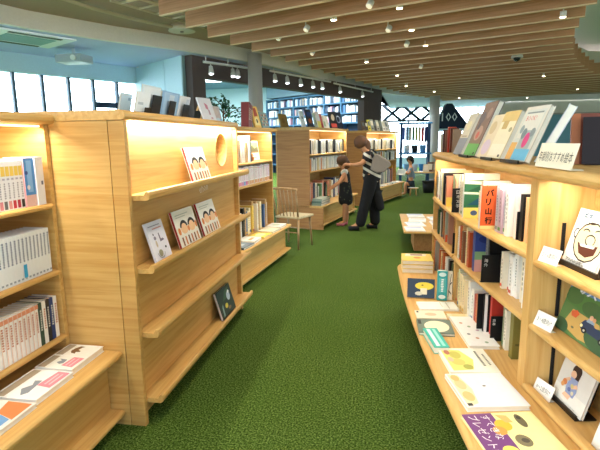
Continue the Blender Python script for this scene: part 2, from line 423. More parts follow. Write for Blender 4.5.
# far glass facade with a dark diagonal lattice, and the right-hand far side
mb = MB(); NAV = paint('#15202c', 0.5)
FY = 23.0
for i in range(3):
    x = 0.02 + i*0.86
    for a, b in (((x, 2.24), (x+0.86, 2.95)), ((x, 2.95), (x+0.86, 2.24))):
        mb.tube([(a[0], FY, a[1]), (b[0], FY, b[1])], 0.07, NAV, 6)
mb.tube([(-0.5, FY, 2.24), (2.75, FY, 2.24)], 0.05, NAV, 6); mb.tube([(-0.5, FY, 2.97), (2.75, FY, 2.97)], 0.045, NAV, 6)
struct('trim_90', mb)
mb = MB(); mb.box(-0.9, 14, 25.0, 25.02, 0.0, 4.2, GLS); struct('window_20', mb)
mb = MB()
for i in range(8): mb.box(-0.9 + i*1.1 - 0.03, -0.9 + i*1.1 + 0.03, 24.94, 25.08, 0, 4.2, paint('#9fb8c6', 0.5))
mb.box(-0.9, 14, 24.9, 25.1, 0, 0.5, paint('#a9b9c0', 0.6))
struct('trim_91', mb)
mb = MB(); mb.box(13.0, 13.2, 15, 34, 0, 4, paint('#cfd4d2', 0.7)); struct('wall_right', mb)
mb = MB(); mb.box(4.6, 13, 20.6, 20.8, 2.36, 3.05, paint('#efe6d6', 0.7)); mb.box(4.6, 13, 20.55, 20.6, 2.30, 2.36, paint('#b9b2a6', 0.7)); struct('trim_92', mb)
mb = MB(); mb.box(4.6, 13, 20.85, 20.95, 0, 3.05, paint('#7fb4c4', .6)); struct('wall_back_right', mb)
# ------------------------------------------------------------------ shelving
WX, WY, WZ = wood('x'), wood('y'), wood('z')
KICK_SHADE = paint('#2a2420', 0.8)  # dark kick colour that also carries the shade under the ledges
def nose(mb, x0, x1, y0, y1, z0, z1, m, seg=5):
    """board with a rounded front edge along local x"""
    r = (z1-z0)/2; zc = (z0+z1)/2
    prof = [(y0 + r - r*cos(a), zc + r*sin(a)) for a in [(-pi/2 + pi*i/seg) for i in range(seg+1)]] + [(y1, z1), (y1, z0)]
    mb.prism(prof, lambda t, a, b: (t, a, b), [x0, x1], m)
def led(parent, fr, x0, x1, y, z, tilt=18, w=LED_W, sx=0.025):
    Ln = x1-x0
    mb = MB(); mb.box(x0+0.02, x1-0.02, y-0.008, y+0.008, z+0.004, z+0.012, glow('#ffe9bf', 2.0)); mb.build('light_strip', parent)
    ld = bpy.data.lights.new('shelf_light', 'AREA'); ld.shape = 'RECTANGLE'; ld.size = Ln-0.04; ld.size_y = sx; ld.energy = w*Ln; ld.color = WARM
    lo = bpy.data.objects.new('shelf_light', ld); COL.objects.link(lo); lo.parent = parent
    lo.matrix_basis = parent.matrix_world.inverted() @ fr.at((x0+x1)/2, y, z) @ RX(tilt)
def Lside(mb, x0, x1, ys, yl, D, zl, H, m):
    prof = [(yl, 0.0), (D, 0.0), (D, H), (ys, H), (ys, zl), (yl, zl)]
    mb.prism(prof, lambda t, a, b: (t, a, b), [x0, x1], m)

def shelf_unit(fr, L, label, shelves, H=1.56, zl=0.385, ys=0.27, D=0.70, near=(0.05, WY), far=(0.05, WY), over=0.04, top_ext=(0, 0), back=WX):
    e = empty('bookcase', fr.at(0, 0, 0), label, 'bookcase')
    for (yl, m), (a, b) in ((near, (0, 0.028)), (far, (L-0.028, L))):
        mb = MB(); Lside(mb, a, b, ys, yl, D-0.02, zl-0.034, H-0.046, m); mb.build('side_panel', e, bevel=0.002)
    part('back_panel', e, [(0, L, D-0.02, D, 0.0, H-0.046, back)])
    mb = MB(); nose(mb, -top_ext[0], L+top_ext[1], ys-over, D, H-0.045, H, WX); mb.build('top_board', e)
    for z in shelves:
        mb = MB(); nose(mb, 0.029, L-0.029, ys-0.012, D-0.021, z-0.026, z, WX); mb.build('shelf', e)
    mb = MB(); nose(mb, 0.0, L, -0.015, D-0.021, zl-0.033, zl, WX); mb.build('ledge', e)
    part('ledge_panel', e, [(0.0 if near[0] > 0.06 else 0.029, L, 0.075, 0.095, 0.075, zl-0.034, WX)])
    mb = MB(); nose(mb, 0.0, L, -0.005, 0.074, 0.055, 0.085, WX); mb.build('base_lip', e)
    part('plinth', e, [(0.03, L-0.03, 0.11, D-0.03, 0, 0.054, KICK_SHADE)], 0)
    led(e, fr, 0.03, L-0.03, ys+0.012, H-0.062)
    return e

# A: bookcase at the left edge of the picture
FA = Lfr(-1.27, 0.75, 0); LA = 1.285
shelf_unit(FA, LA, 'oak bookcase of white comics cut by the left edge of the photo', [1.15, 0.825, 0.495], zl=0.405, near=(0.09, WY), far=(0.09, WY))
# B: display case with four lipped rails
FB = Lfr(-1.16, 2.07, 0); LB = 1.72; HB = 1.575
eb = empty('display_case', FB.at(0, 0, 0), 'oak display case with four lipped rails and a round porthole beside the aisle', 'display case')
part('end_panel', eb, [(-0.03, 0, 0.082, 0.70, 0.0, HB-0.046, WY)], 0.002)
part('corner_post', eb, [(-0.03, 0.002, 0.0, 0.079, 0.0, HB-0.046, wood('y', '#d6ac67', '#c3914e', key='oak2'))], 0.003)
part('end_panel', eb, [(LB-0.03, LB, 0.0, 0.70, 0.0, HB-0.046, WY)], 0.002)
mb = MB(); hx, hz, hr, hs = 1.40, 1.365, 0.128, 0.15
y0, y1 = 0.035, 0.055
for b in ((0.003, hx-hs, y0, y1, 0.03, HB-0.046), (hx+hs, LB-0.031, y0, y1, 0.03, HB-0.046), (hx-hs, hx+hs, y0, y1, 0.03, hz-hs), (hx-hs, hx+hs, y0, y1, hz+hs, HB-0.046)):
    mb.box(*b, WX)
N = 40; ci = [(hx + hr*cos(2*pi*i/N), hz + hr*sin(2*pi*i/N)) for i in range(N)]
def sq(i):
    c, s = cos(2*pi*i/N), sin(2*pi*i/N); k = hs / max(abs(c), abs(s)); return (hx + c*k, hz + s*k)
for i in range(N):
    j = (i+1) % N; a, b = ci[i], ci[j]; c, d = sq(j), sq(i)
    for y in (y0, y1): mb.face([(a[0], y, a[1]), (b[0], y, b[1]), (c[0], y, c[1]), (d[0], y, d[1])], WX)
mb.build('back_board', eb)
mb = MB()
for i in range(N):
    j = (i+1) % N; a, b = ci[i], ci[j]
    mb.face([(a[0], y0-0.004, a[1]), (b[0], y0-0.004, b[1]), (b[0], 0.12, b[1]), (a[0], 0.12, a[1])], WX)
    k = 0.93; a2 = (hx+(a[0]-hx)*k, hz+(a[1]-hz)*k); b2 = (hx+(b[0]-hx)*k, hz+(b[1]-hz)*k)
    mb.face([(a[0], y0-0.004, a[1]), (b[0], y0-0.004, b[1]), (b2[0], y0-0.004, b2[1]), (a2[0], y0-0.004, a2[1])], WX)
    mb.face([(a2[0], y0-0.004, a2[1]), (b2[0], y0-0.004, b2[1]), (b2[0], 0.12, b2[1]), (a2[0], 0.12, a2[1])], WX)
rim_ = mb.build('porthole_rim', eb)
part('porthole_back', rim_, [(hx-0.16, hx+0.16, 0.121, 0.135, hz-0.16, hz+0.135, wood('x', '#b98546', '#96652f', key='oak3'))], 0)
LIPZ = [1.170, 0.812, 0.482, 0.13]
for z in LIPZ:
    mb = MB()
    prof = [(0.034, z-0.014), (-0.07, z-0.014), (-0.082, z-0.006), (-0.086, z+0.012), (-0.082, z+0.026), (-0.072, z+0.030), (-0.064, z+0.024), (-0.058, z+0.010), (0.034, z+0.010)]
    mb.prism(prof, lambda t, a, b: (t, a, b), [0.004, LB+0.02], WX); mb.build('display_rail', eb)
mb = MB(); nose(mb, -0.035, LB, -0.012, 0.70, HB-0.045, HB, WX); mb.build('top_board', eb)
part('plinth', eb, [(0.02, LB-0.02, 0.06, 0.66, 0, 0.029, KICK_SHADE)], 0)
part('back_panel', eb, [(0.003, LB-0.031, 0.68, 0.70, 0.03, HB-0.046, WX)], 0)
mb = MB(); draw(mb, [('t', 'ehon', 0, 0, 1, '#efe6d2', 4)], 0.3, 0.058, lambda u, v, k: Vector((0.93+u, y0-0.0008, 1.085+v))); mb.build('lettering', eb)
led(eb, FB, 0.01, LB-0.03, 0.012, HB-0.052, tilt=8, w=LED_W*1.35, sx=0.015)
# C: bookcase beyond it, slightly turned
FC = Lfr(-1.34, 3.82, 6.15); LC = 2.01
shelf_unit(FC, LC, 'oak bookcase of paperbacks between the porthole display case and the spindle chair', [1.195, 0.95], H=1.575, ys=0.22, far=(0.07, WY), top_ext=(0, 0.10))
BRW = wood('y', '#c08a52', '#a87340', 0.5, 'walnut')
# D, E: the two bookcases farther along the curve
FD = Lfr(-0.915, 7.45, 13); LD = 2.0
shelf_unit(FD, LD, 'brown-ended bookcase in front of the woman and girl', [1.20, 0.93], H=1.63, ys=0.22, D=0.80, near=(-0.012, BRW), far=(0.05, WY))
FE = Lfr(-0.12, 10.2, 19.3); LE = 2.1
shelf_unit(FE, LE, 'farthest oak bookcase on the left, behind the woman in stripes', [1.20, 0.93], H=1.61, ys=0.22, near=(-0.012, BRW), far=(0.05, WY))

# F: long curved island on the right
def f_(Y): return 0.145 + 0.0279*(Y-4)**2
def g_(Y): return 0.43 + 0.0447*(Y-4)**2
def t_(Y): return 0.395 + 0.040*(Y-4)**2 - 0.012*max(0, 2.2-Y)**2*6
Y0, Y1 = 0.55, 4.03
FO = (0.8, 2.4, 0.0)
ef = empty('bookcase_island', FO, 'long curved oak bookcase island on the right with lit shelves', 'bookcase')
def strip(name, fx, bx, z0, z1, ya, yb, m, rnd=True, corner=0.0, n=26):
    mb = MB(); r = (z1-z0)/2; zc = (z0+z1)/2
    ts = [ya + (yb-ya)*i/n for i in range(n+1)]
    if corner: ts = [t for t in ts if t < yb-corner] + [yb - corner*(1-sin(a)) for a in [pi/2*i/10 for i in range(11)]]
    def xf(Y):
        x = fx(Y)
        if corner and Y > yb-corner:
            d = Y-(yb-corner); x += corner - sqrt(max(0, corner*corner-d*d))
        return x
    if rnd: prof = [(r - r*cos(-pi/2 + pi*i/6), r*sin(-pi/2 + pi*i/6)) for i in range(7)] + [('b', r), ('b', -r)]
    else: prof = [(0, -r), (0, r), ('b', r), ('b', -r)]
    def fn(Y, a, b):
        x = bx(Y) if a == 'b' else xf(Y) + a
        return (max(x, xf(Y)+0.001) - FO[0] if a == 'b' else x - FO[0], Y - FO[1], zc + b)
    mb.prism(prof, fn, ts, m)
    return mb.build(name, ef)
DEP = 0.40
bk = lambda Y: g_(Y) + DEP
strip('top_board', t_, bk, 1.275, 1.322, Y0, Y1+0.02, WY, corner=0.13)
strip('ledge', f_, bk, 0.355, 0.392, Y0, Y1, WY, corner=0.12)
strip('ledge_panel', lambda Y: f_(Y)+0.20, lambda Y: f_(Y)+0.22, 0.24, 0.354, Y0, Y1-0.06, WY, rnd=False)
strip('plinth', lambda Y: f_(Y)+0.17, lambda Y: bk(Y)-0.03, 0.0, 0.239, Y0+0.03, Y1-0.09, KICK_SHADE, rnd=False)  # tall dark plinth, its colour standing in for deep shade below the ledge
strip('back_panel', lambda Y: bk(Y)-0.02, bk, 0.393, 1.274, 2.03, Y1-0.03, WY, rnd=False)
YP, YM = 2.0, 3.09     # post, middle divider
def fbox(name, ya, yb, xa, xb, za, zb, m=WX, bev=0.003):
    mb = MB()
    for lo, hi in ((ya, yb),):
        P = [(xa(lo), lo), (xb(lo), lo), (xb(hi), hi), (xa(hi), hi)]
        v0 = [mb.bm.verts.new((x-FO[0], y-FO[1], za)) for x, y in P]; v1 = [mb.bm.verts.new((x-FO[0], y-FO[1], zb)) for x, y in P]
        k = mb.mi(m)
        mb.bm.faces.new(v0[::-1]).material_index = k; mb.bm.faces.new(v1).material_index = k
        for i in range(4): mb.bm.faces.new([v0[i], v0[(i+1) % 4], v1[(i+1) % 4], v1[i]]).material_index = k
    return mb.build(name, ef, bevel=bev)
fbox('side_panel', Y1-0.028, Y1, lambda Y: g_(Y), bk, 0.393, 1.274)
fbox('post', YP-0.03, YP+0.03, lambda Y: g_(Y)-0.012, bk, 0.393, 1.274, WZ)
fbox('divider', YM-0.012, YM+0.012, lambda Y: g_(Y)+0.005, lambda Y: bk(Y)-0.021, 0.393, 0.934, WZ)
strip('shelf', lambda Y: g_(Y)-0.012, lambda Y: bk(Y)-0.021, 0.932, 0.96, YP+0.031, Y1-0.029, WY)
strip('shelf', lambda Y: g_(Y)-0.012, lambda Y: bk(Y)-0.021, 0.662, 0.69, YM+0.013, Y1-0.029, WY)
strip('shelf', lambda Y: g_(Y)-0.012, lambda Y: bk(Y)-0.021, 0.662, 0.69, YP+0.031, YM-0.013, WY)
# angled display bay next to the post
dg_ = lambda Y: g_(Y) - 0.01
strip('bay_back', lambda Y: g_(Y)+0.195, lambda Y: g_(Y)+0.215, 0.393, 1.274, Y0, YP-0.031, WY, rnd=False)
for z in (0.95, 0.685):
    strip('bay_shelf', dg_, lambda Y: g_(Y)+0.194, z-0.03, z, Y0, YP-0.031, WY)
strip('bay_kerb', lambda Y: g_(Y)-0.02, lambda Y: g_(Y)+0.012, 0.393, 0.418, Y0, YP-0.031, WY)
for za, zb in ((0.97, 1.10), (0.72, 0.91), (0.42, 0.64)):
    fbox('upright_slot', YP-0.036, YP-0.0305, lambda Y: g_(Y)+0.085, lambda Y: g_(Y)+0.097, za, zb, paint('#1c1815', 0.8), 0)
class FW: m = Matrix.Identity(4)
def FRF(Y, off=0.0):
    """frame on the island's shelf front at Y; local x runs towards the near end"""
    s = 0.0894*(Y-4); return Fr(g_(Y)+off, Y, math.degrees(atan2(-1, -s)))
def led_curve(Ya, Yb, dx, z, w, tilt):
    n = max(1, round((Yb-Ya)/0.5))
    for i in range(n):
        a, b = Ya + (Yb-Ya)*i/n, Ya + (Yb-Ya)*(i+1)/n; fr = FRF((a+b)/2)
        mb = MB(); mb.box(-(b-a)/2+0.01, (b-a)/2-0.01, dx-0.006, dx+0.006, z+0.002, z+0.007, glow('#ffe9bf', 1.2))
        mb.build('light_strip', ef, mw=fr.at(0, 0, 0))
        ld = bpy.data.lights.new('shelf_light', 'AREA'); ld.shape = 'RECTANGLE'; ld.size = b-a-0.02; ld.size_y = 0.02; ld.energy = w*(b-a); ld.color = WARM
        lo = bpy.data.objects.new('shelf_light', ld); COL.objects.link(lo); lo.parent = ef; lo.matrix_basis = ef.matrix_world.inverted() @ fr.at(0, dx, z) @ RX(tilt)
led_curve(YP+0.04, Y1-0.05, 0.03, 1.266, LED_W*0.45, 10)
led_curve(Y0+0.05, YP-0.05, 0.04, 1.266, LED_W*0.5, 6)

# ceiling spots give the room's general light
def spot(x, y, z, lit, label, head='#e8e4dc', tiltx=0, tilty=0):
    e = empty('ceiling_spotlight', (x, y, z), label, 'spotlight', None)
    mb = MB(); mb.tube([(0, 0, 0.25), (0, 0, 0.06)], 0.008, paint('#d8d4cc', 0.5)); mb.build('stem', e)
    mb = MB(); R = (RX(tiltx) @ RY(tilty)).to_3x3(); q = lambda *p: R @ Vector(p)
    mb.tube([q(0, 0, 0.065), q(0, 0, 0.055), q(0, 0, 0.0)], 0.036, paint(head, 0.4), 14); hd_ = mb.build('lamp_head', e)
    mb = MB(); mb.tube([q(0, 0, -0.001), q(0, 0, -0.004)], 0.031, glow('#fff0d0', 14.0 if lit else 0.4), 14); mb.build('lamp_lens', hd_)
    if lit:
        ld = bpy.data.lights.new('spot_lamp', 'SPOT'); ld.energy = SPOT_W; ld.spot_size = radians(125); ld.spot_blend = 0.9; ld.shadow_soft_size = 0.06; ld.color = SPOTCOL
        lo = bpy.data.objects.new('spot_lamp', ld); COL.objects.link(lo); lo.parent = e; lo.matrix_parent_inverse = Matrix.Identity(4)
        lo.location = q(0, 0, -0.03); lo.rotation_euler = (radians(tiltx), radians(tilty), 0)
    return e
# ------------------------------------------------------------------ books of the left-edge bookcase (A)
ysA = 0.27
x = 0.86; i = 0
cols = ['#c8384a', '#b0304a', '#24282c', '#2c7a78', '#d88a98', '#6a6f74', '#e0a0a0']
VOL = 'white boxed volumes with coloured feet'
while x < 1.10:
    sp = [('r', 0.12, 0.02, 0.88, 0.19, cols[i % 7]), ('r', 0.05, 0.70, 0.95, 0.90, '#ecc95c'), ('r', 0.2, 0.62, 0.8, 0.66, '#b9b4c4')] + glyphs(0.5, 0.24, 0.58, 7, 0.4, '#9a94a0', i)
    spine_out(FA, x, ysA+0.012, 1.15, 0.14, 0.0235, 0.205, '#f0eef2', 'slim white yellow-banded volume with coloured foot, %s from left on the upper shelf' % ordn(i), VOL, spine=sp, name='comic_book')
    x += 0.0247; i += 1
spine_out(FA, x+0.002, ysA+0.006, 1.15, 0.15, 0.062, 0.215, '#e8a8ac', 'thick picture volume with a blue patterned spine and pink foot on the upper left shelf', 'upper shelf volumes', spine=[('r', 0, 0.24, 1, 1, '#4f8fd4'), ('r', 0.25, 0.3, 0.75, 0.95, '#86b8ea'), ('r', 0.0, 0.0, 1, 0.24, '#efc4bf'), ('e', 0.2, 0.7, 0.15, 0.04, '#2f4f98'), ('e', 0.3, 0.4, 0.15, 0.05, '#e8e4f0')])
spine_out(FA, x+0.066, ysA+0.0, 1.15, 0.16, 0.05, 0.218, '#eceaf2', 'wide pale lilac slipcase at the right end of the upper left shelf', 'upper shelf volumes', spine=[('r', 0.6, 0.42, 0.85, 0.5, '#6a6a8a')])
x = 0.84; i = 0
while x < 1.215:
    sp = glyphs(0.5, 0.42, 0.93, 10, 0.5, '#5a6a8c', i+50) + [('r', 0.2, 0.05, 0.8, 0.09, '#a4abb8')]
    if i == 9: sp += [('r', 0.02, 0.08, 0.98, 0.36, '#38a6dc')]
    spine_out(FA, x, ysA+0.01, 0.825, 0.13, 0.0215, 0.212, '#eef1f6', 'white comic with a blue block on its foot on the middle left shelf' if i == 9 else 'white comic spine, %s from the left on the middle left shelf' % ordn(i), 'white comics on the middle shelf', spine=sp, name='comic_book')
    x += 0.0228; i += 1
x = 0.82; i = 0
while x < 1.22:
    late = x > 1.08
    c = ['#1f3c7a', '#f0f0ee', '#1d3a36', '#23262b', '#2a4a3c', '#f0efec', '#25272c'][i % 7] if late else '#f2efec'
    sp = glyphs(0.5, 0.35, 0.85, 9, 0.5, '#d4d8d4' if late and c[1] < '8' else '#c07a5c', i+90)
    if not late: sp += [('r', 0, 0.90, 1, 1, '#e09a78'), ('r', 0.0, 0.0, 0.12, 1, '#e3b8a0')]
    nm = 'dark spined comic' if late and c[1] < '8' else ('white comic with orange edging' if not late else 'plain white comic between dark ones')
    spine_out(FA, x, ysA+0.01, 0.495, 0.13, 0.0245, 0.205, c, '%s, %s from left on the lowest left shelf' % (nm, ordn(i)), 'comics on the ledge', spine=sp, name='comic_book')
    x += 0.0258; i += 1
# flat picture books on its ledge
flat(FA, 1.02, 0.075, 0.405, 0.25, 0.028, 0.185, '#f5f3ee', 'white picture book with brown moose and pink panels on the left ledge', 'picture books on the left ledge',
     front=[('r', 0.02, 0.03, 0.485, 0.97, '#f2efe6'), ('r', 0.515, 0.03, 0.98, 0.97, '#f2efe6'), ('r', 0.03, 0.76, 0.48, 0.96, '#b9aa92'), ('r', 0.53, 0.76, 0.97, 0.96, '#b9aa92'),
            ('p', [(.62,.60),(.70,.68),(.82,.66),(.92,.58),(.9,.44),(.86,.5),(.76,.52),(.72,.42),(.68,.42),(.67,.52),(.60,.48)], '#7d5b34'),
            ('p', [(.08,.08),(.44,.06),(.46,.36),(.12,.40)], '#e6909c'), ('r', .12, .16, .42, .20, '#f3c6cc'), ('r', .13, .27, .40, .31, '#f3c6cc'), ('p', [(.16,.5),(.22,.62),(.3,.55),(.36,.66),(.34,.44),(.2,.42)], '#8f959c')])
flat(FA, 0.775, 0.06, 0.405, 0.235, 0.024, 0.20, '#f4f2ee', 'white picture book with a grey goose and pink writing panel beside the moose book', 'picture books on the left ledge',
     front=[('r', 0.03, 0.76, 0.97, 0.95, '#b9aa92'), ('p', [(.1,.45),(.3,.62),(.45,.5),(.6,.58),(.62,.42),(.2,.36)], '#8e949c'), ('p', [(.4,.06),(.95,.04),(.97,.34),(.45,.4)], '#e6909c'), ('r', .5, .14, .88, .18, '#f3c6cc'), ('r', .5, .24, .88, .28, '#f3c6cc')])
flat(FA, 0.55, 0.05, 0.405, 0.215, 0.02, 0.20, '#e9e4da', 'picture book with orange and blue swirls, nearer than the goose book', 'picture books on the left ledge',
     front=[('r', .03, .03, .97, .97, '#dfe0dc'), ('p', [(.05,.5),(.4,.95),(.95,.95),(.6,.55)], '#7fb2dc'), ('p', [(.45,.05),(.95,.05),(.97,.6),(.6,.5)], '#e8854e'), ('p', [(.1,.1),(.45,.1),(.6,.5),(.3,.55)], '#6f9fd0'), ('e', .55, .55, .13, .1, '#f0c98a')])
flat(FA, 0.32, 0.04, 0.405, 0.215, 0.02, 0.20, '#e6ece4', 'white bordered green picture book nearest the left edge on the ledge', 'picture books on the left ledge',
     front=[('r', .05, .05, .95, .95, '#4f9a74'), ('e', .6, .5, .2, .2, '#9fd0b0')])

# ------------------------------------------------------------------ display case books (B)
TW = [('r', .03, .78, .97, .96, '#f0ede0'), ('r', .10, .86, .70, .885, '#b9c0b4'), ('r', .10, .80, .55, .82, '#b9c0b4'), ('e', .35, .50, .17, .17, '#f2c79a'), ('e', .72, .50, .17, .17, '#f2c79a'),
      ('a', .35, .50, .15, .17, .018, 10, 170, '#221d1c'), ('a', .72, .50, .15, .17, .018, 10, 170, '#221d1c'), ('e', .10, .44, .06, .10, '#e08a4c'), ('e', .93, .48, .05, .10, '#e08a4c'), ('e', .53, .44, .05, .08, '#e08a4c'),
      ('r', .05, .30, .97, .34, '#f6f2e8')] + [('r', .10+.145*q, .04, .16+.145*q, .27, c) for q, c in enumerate(['#8c5a3a', '#d98a54', '#6a4a34', '#c97848', '#7f5a40', '#d0905c'])]
def twin(x, zi, lab): return face_out(FB, x, -0.052, LIPZ[zi]+0.0105, 0.295, 0.018, 0.215, '#f7f4ea', lab, 'copies of the two-children picture book', front=TW, spinecol='#a83028', tilt=16)
twin(0.645, 0, 'picture book with two dark-haired children, alone on the top rail near the porthole')
twin(0.42, 1, 'picture book with two dark-haired children, middle of three on the second rail')
twin(0.785, 1, 'picture book with two dark-haired children, rightmost of three on the second rail')
face_out(FB, 0.105, -0.052, LIPZ[1]+0.0105, 0.18, 0.014, 0.205, '#e9e8f4', 'pale lilac picture book with small sketched figures, nearest on the second rail', front=
    [('r', .1, .88, .8, .905, '#9a9cb0'), ('r', .3, .80, .85, .83, '#d8a0a0'), ('e', .3, .58, .07, .05, '#8f8a9c'), ('p', [(.55,.45),(.8,.47),(.75,.52),(.62,.52),(.6,.68),(.54,.68)], '#7a7488'), ('e', .3, .43, .05, .09, '#c9b8a0'), ('e', .38, .18, .12, .09, '#9f9a80'), ('e', .75, .28, .05, .03, '#2c2c34'), ('e', .25, .68, .03, .03, '#2c2c34'), ('a', .4, .2, .2, .14, .004, 180, 350, '#77747c')], tilt=16)
face_out(FB, 1.06, -0.052, LIPZ[3]+0.0105, 0.295, 0.02, 0.205, '#26332a', 'small dark green picture book with a white bird, standing on the lowest rail', front=
    [('r', .03, .04, .97, .97, '#2c3b2c'), ('p', [(.3,.55),(.55,.85),(.85,.9),(.7,.6)], '#3c5a3a'), ('e', .72, .6, .12, .16, '#b9c4d0'), ('e', .78, .74, .06, .06, '#f0f0ee'), ('e', .45, .34, .1, .09, '#d8c24a'), ('e', .62, .2, .1, .06, '#8c6a48'), ('p', [(.1,.05),(.2,.1),(.22,.5),(.14,.4)], '#8fa8a0')], spinecol='#d8d0d4', tilt=16)

def stand(fr, x, y, z, w, h, label, group=None, yaw=180, tilt=14, col='#1a181a', name='book_stand'):
    """a slanted plate on a foot that reaches out towards the reader's side"""
    e = empty(name, fr.at(x, y, z) @ RZ(yaw), label, 'book stand', group); d = 1 if yaw == 180 else -1
    mb = MB(); T = RX(-tilt); mb.box(-w/2, w/2, 0.0, 0.003, 0.0, h, paint(col, 0.3), T); mb.build('back_plate', e)
    mb = MB(); mb.box(-w/2, w/2, min(0.004*d, 0.045*d), max(0.004*d, 0.045*d), 0.0, 0.003, paint(col, 0.3)); mb.build('foot', e)
    return e
def topback(fr, xc, W, H, col, label, st=None, y=0.33, z=1.575, T=0.012, tilt=14, back=None, sdx=0.0):
    """book displayed towards the far side: its back and stand face the aisle"""
    book(fr.at(xc + W/2, y + 0.0, z+0.001+T*sin(radians(tilt))) @ RZ(180) @ RX(-tilt), W, T, H, col, label, 'books facing away on the left top boards', back=back)
    if st:
        stand(fr, xc+sdx, y - T - 0.018, z+0.001, st[0], st[1], st[2], 'book stands on the left top boards', tilt=tilt, yaw=180)
G1 = [('r', .06, .1, .94, .9, '#c9d8de'), ('r', .62, .72, .85, .84, '#8fa6b4')]
topback(FB, 0.70, 0.13, 0.15, '#cfd8da', 'pale grey book seen from behind, first from the left on the top board', y=0.42, back=G1)
topback(FB, 0.67, 0.16, 0.150, '#e4eef2', 'white book seen from behind with the smallest black stand on the top board', (0.075, 0.06, 'smallest black book stand, at the left end of the top board'), y=0.29, back=[('r', .1, .5, .5, .6, '#b8c8d0')], sdx=0.03)
topback(FB, 0.83, 0.24, 0.205, '#d6e6ea', 'tallest pale blue-white book seen from behind on the top board', (0.125, 0.15, 'wide black book stand behind the tallest pale book'), back=[('r', .05, .55, .95, .95, '#e4eef0'), ('r', .08, .7, .5, .76, '#a8bcc8')], sdx=0.05)
topback(FB, 1.09, 0.27, 0.19, '#8fb6da', 'light blue book seen from behind, with a dark brown stand', (0.10, 0.13, 'dark brown book stand behind the light blue book'), T=0.025, back=[('r', .12, .04, .9, .96, '#a9cbe6'), ('r', .4, .5, .7, .9, '#cfe0ec')])
topback(FB, 1.36, 0.18, 0.185, '#eef0f2', 'white book seen from behind, right of the light blue book', (0.115, 0.125, 'black book stand behind the white book right of the blue one'), back=[('r', .62, .55, .9, .9, '#c8d0da')])
face_out(FB, 1.53, 0.20, 1.575, 0.17, 0.012, 0.20, '#f1eef0', 'white book with a pink emblem leaning towards the aisle on the top board', 'books on the left top boards', front=[('p', [(.4,.8),(.62,.7),(.6,.5),(.42,.55)], '#d890a0'), ('r', .55, .3, .66, .5, '#c8a0a8'), ('r', .6, .12, .75, .2, '#d8b0b8')], tilt=20, yaw=-16)
stand(FC, 0.22, 0.31, 1.576, 0.12, 0.12, 'black book stand between the pink-emblem book and the wooden easel', 'book stands on the left top boards')
e = empty('display_easel', FC.at(0.44, 0.33, 1.576), 'small wooden easel on the top board in front of the leafy plant', 'easel')
mb = MB(); mb.tube([(-0.06, 0, 0.004), (-0.01, 0.05, 0.19)], 0.008, WX); mb.build('leg', e)
mb = MB(); mb.tube([(0.06, 0, 0.004), (0.01, 0.05, 0.19)], 0.008, WX); mb.build('leg', e)
mb = MB(); mb.tube([(0, 0.14, 0.004), (0, 0.05, 0.19)], 0.008, WX); mb.build('leg', e)
mb = MB(); mb.tube([(-0.05, 0.01, 0.05), (0.05, 0.01, 0.05)], 0.006, WX); mb.build('crossbar', e)
face_out(FC, 0.58, 0.30, 1.575, 0.20, 0.014, 0.19, '#d9c8c4', 'pinkish picture book with a pale blue foot on the top board by the plant', 'books on the left top boards', front=[('r', 0, 0, 1, .36, '#9fc6de'), ('e', .5, .7, .25, .18, '#e6d6cc'), ('e', .6, .3, .2, .1, '#d8e6ee')], tilt=14)
# C top right group
TC = [('s', 1.32, '#7a2c2a', 'dark red'), ('s', 1.37, '#5f2422', 'maroon'), ('s', 1.42, '#93403a', 'brick red'), ('s', 1.47, '#3a2a26', 'dark brown')]
for k, (_, xx, c, nme) in enumerate(TC):
    spine_out(FC, xx, 0.25+0.01*k, 1.575, 0.09, 0.045, 0.27-0.008*k, c, '%s upright book, %s of the reddish group below the white column' % (nme, ordn(k)), 'reddish books on the top board', lean=4, spine=glyphs(.5, .3, .8, 6, .4, '#d8b89a', k))
face_out(FC, 1.56, 0.26, 1.575, 0.2, 0.02, 0.25, '#d8b25a', 'yellow and red illustrated book facing out below the white column', 'books on the left top boards', front=[('p', [(.1,.1),(.9,.1),(.7,.5),(.3,.45)], '#e2d49a'), ('p', [(.2,.5),(.8,.55),(.7,.92),(.3,.9)], '#9c3c30'), ('e', .5, .3, .12, .1, '#2c2622')], tilt=14)
face_out(FC, 1.80, 0.26, 1.575, 0.25, 0.02, 0.19, '#6f8c86', 'patterned teal and red book at the end of the top board', 'books on the left top boards', front=[('r', .05, .05, .95, .95, '#82989c')] + [('e', .15+.17*(q % 5), .2+.2*(q//5), .06, .07, ['#b0574c', '#3f5a50', '#d8cba0'][q % 3]) for q in range(20)], tilt=14)

# ------------------------------------------------------------------ bookcase C contents
ysC = 0.22
def fc(fr): return lambda s: (fr, s)
pC = 'the paperback bookcase top shelf'
s = row(fc(FC), 0.04, 0.70, 1.195, MIX, (0.03, 0.05), (0.20, 0.25), (0.15, 0.19), pC, 'top shelf books of the paperback bookcase', (ysC+0.01, ysC+0.07), 3)
spine_out(FC, s+0.004, ysC+0.012, 1.195, 0.2, 0.055, 0.285, '#f6f4ee', 'tall white album on the top shelf of the paperback bookcase', 'tall albums of the paperback bookcase', front=[('r', .08, .08, .92, .92, '#e6e2d8')])
s = row(fc(FC), s+0.064, 1.28, 1.195, [('white', '#f4f2ec'), ('tan', '#b99a72'), ('brown', '#6d4a30'), ('cream', '#e6d8b4')], (0.03, 0.05), (0.19, 0.24), (0.15, 0.18), 'the mid paperback top shelf', 'top shelf books of the paperback bookcase', (ysC+0.02, ysC+0.07), 4)
spine_out(FC, s+0.004, ysC+0.010, 1.195, 0.2, 0.04, 0.29, '#f8f6f0', 'tall white album right of the tan books on the paperback top shelf', 'tall albums of the paperback bookcase')
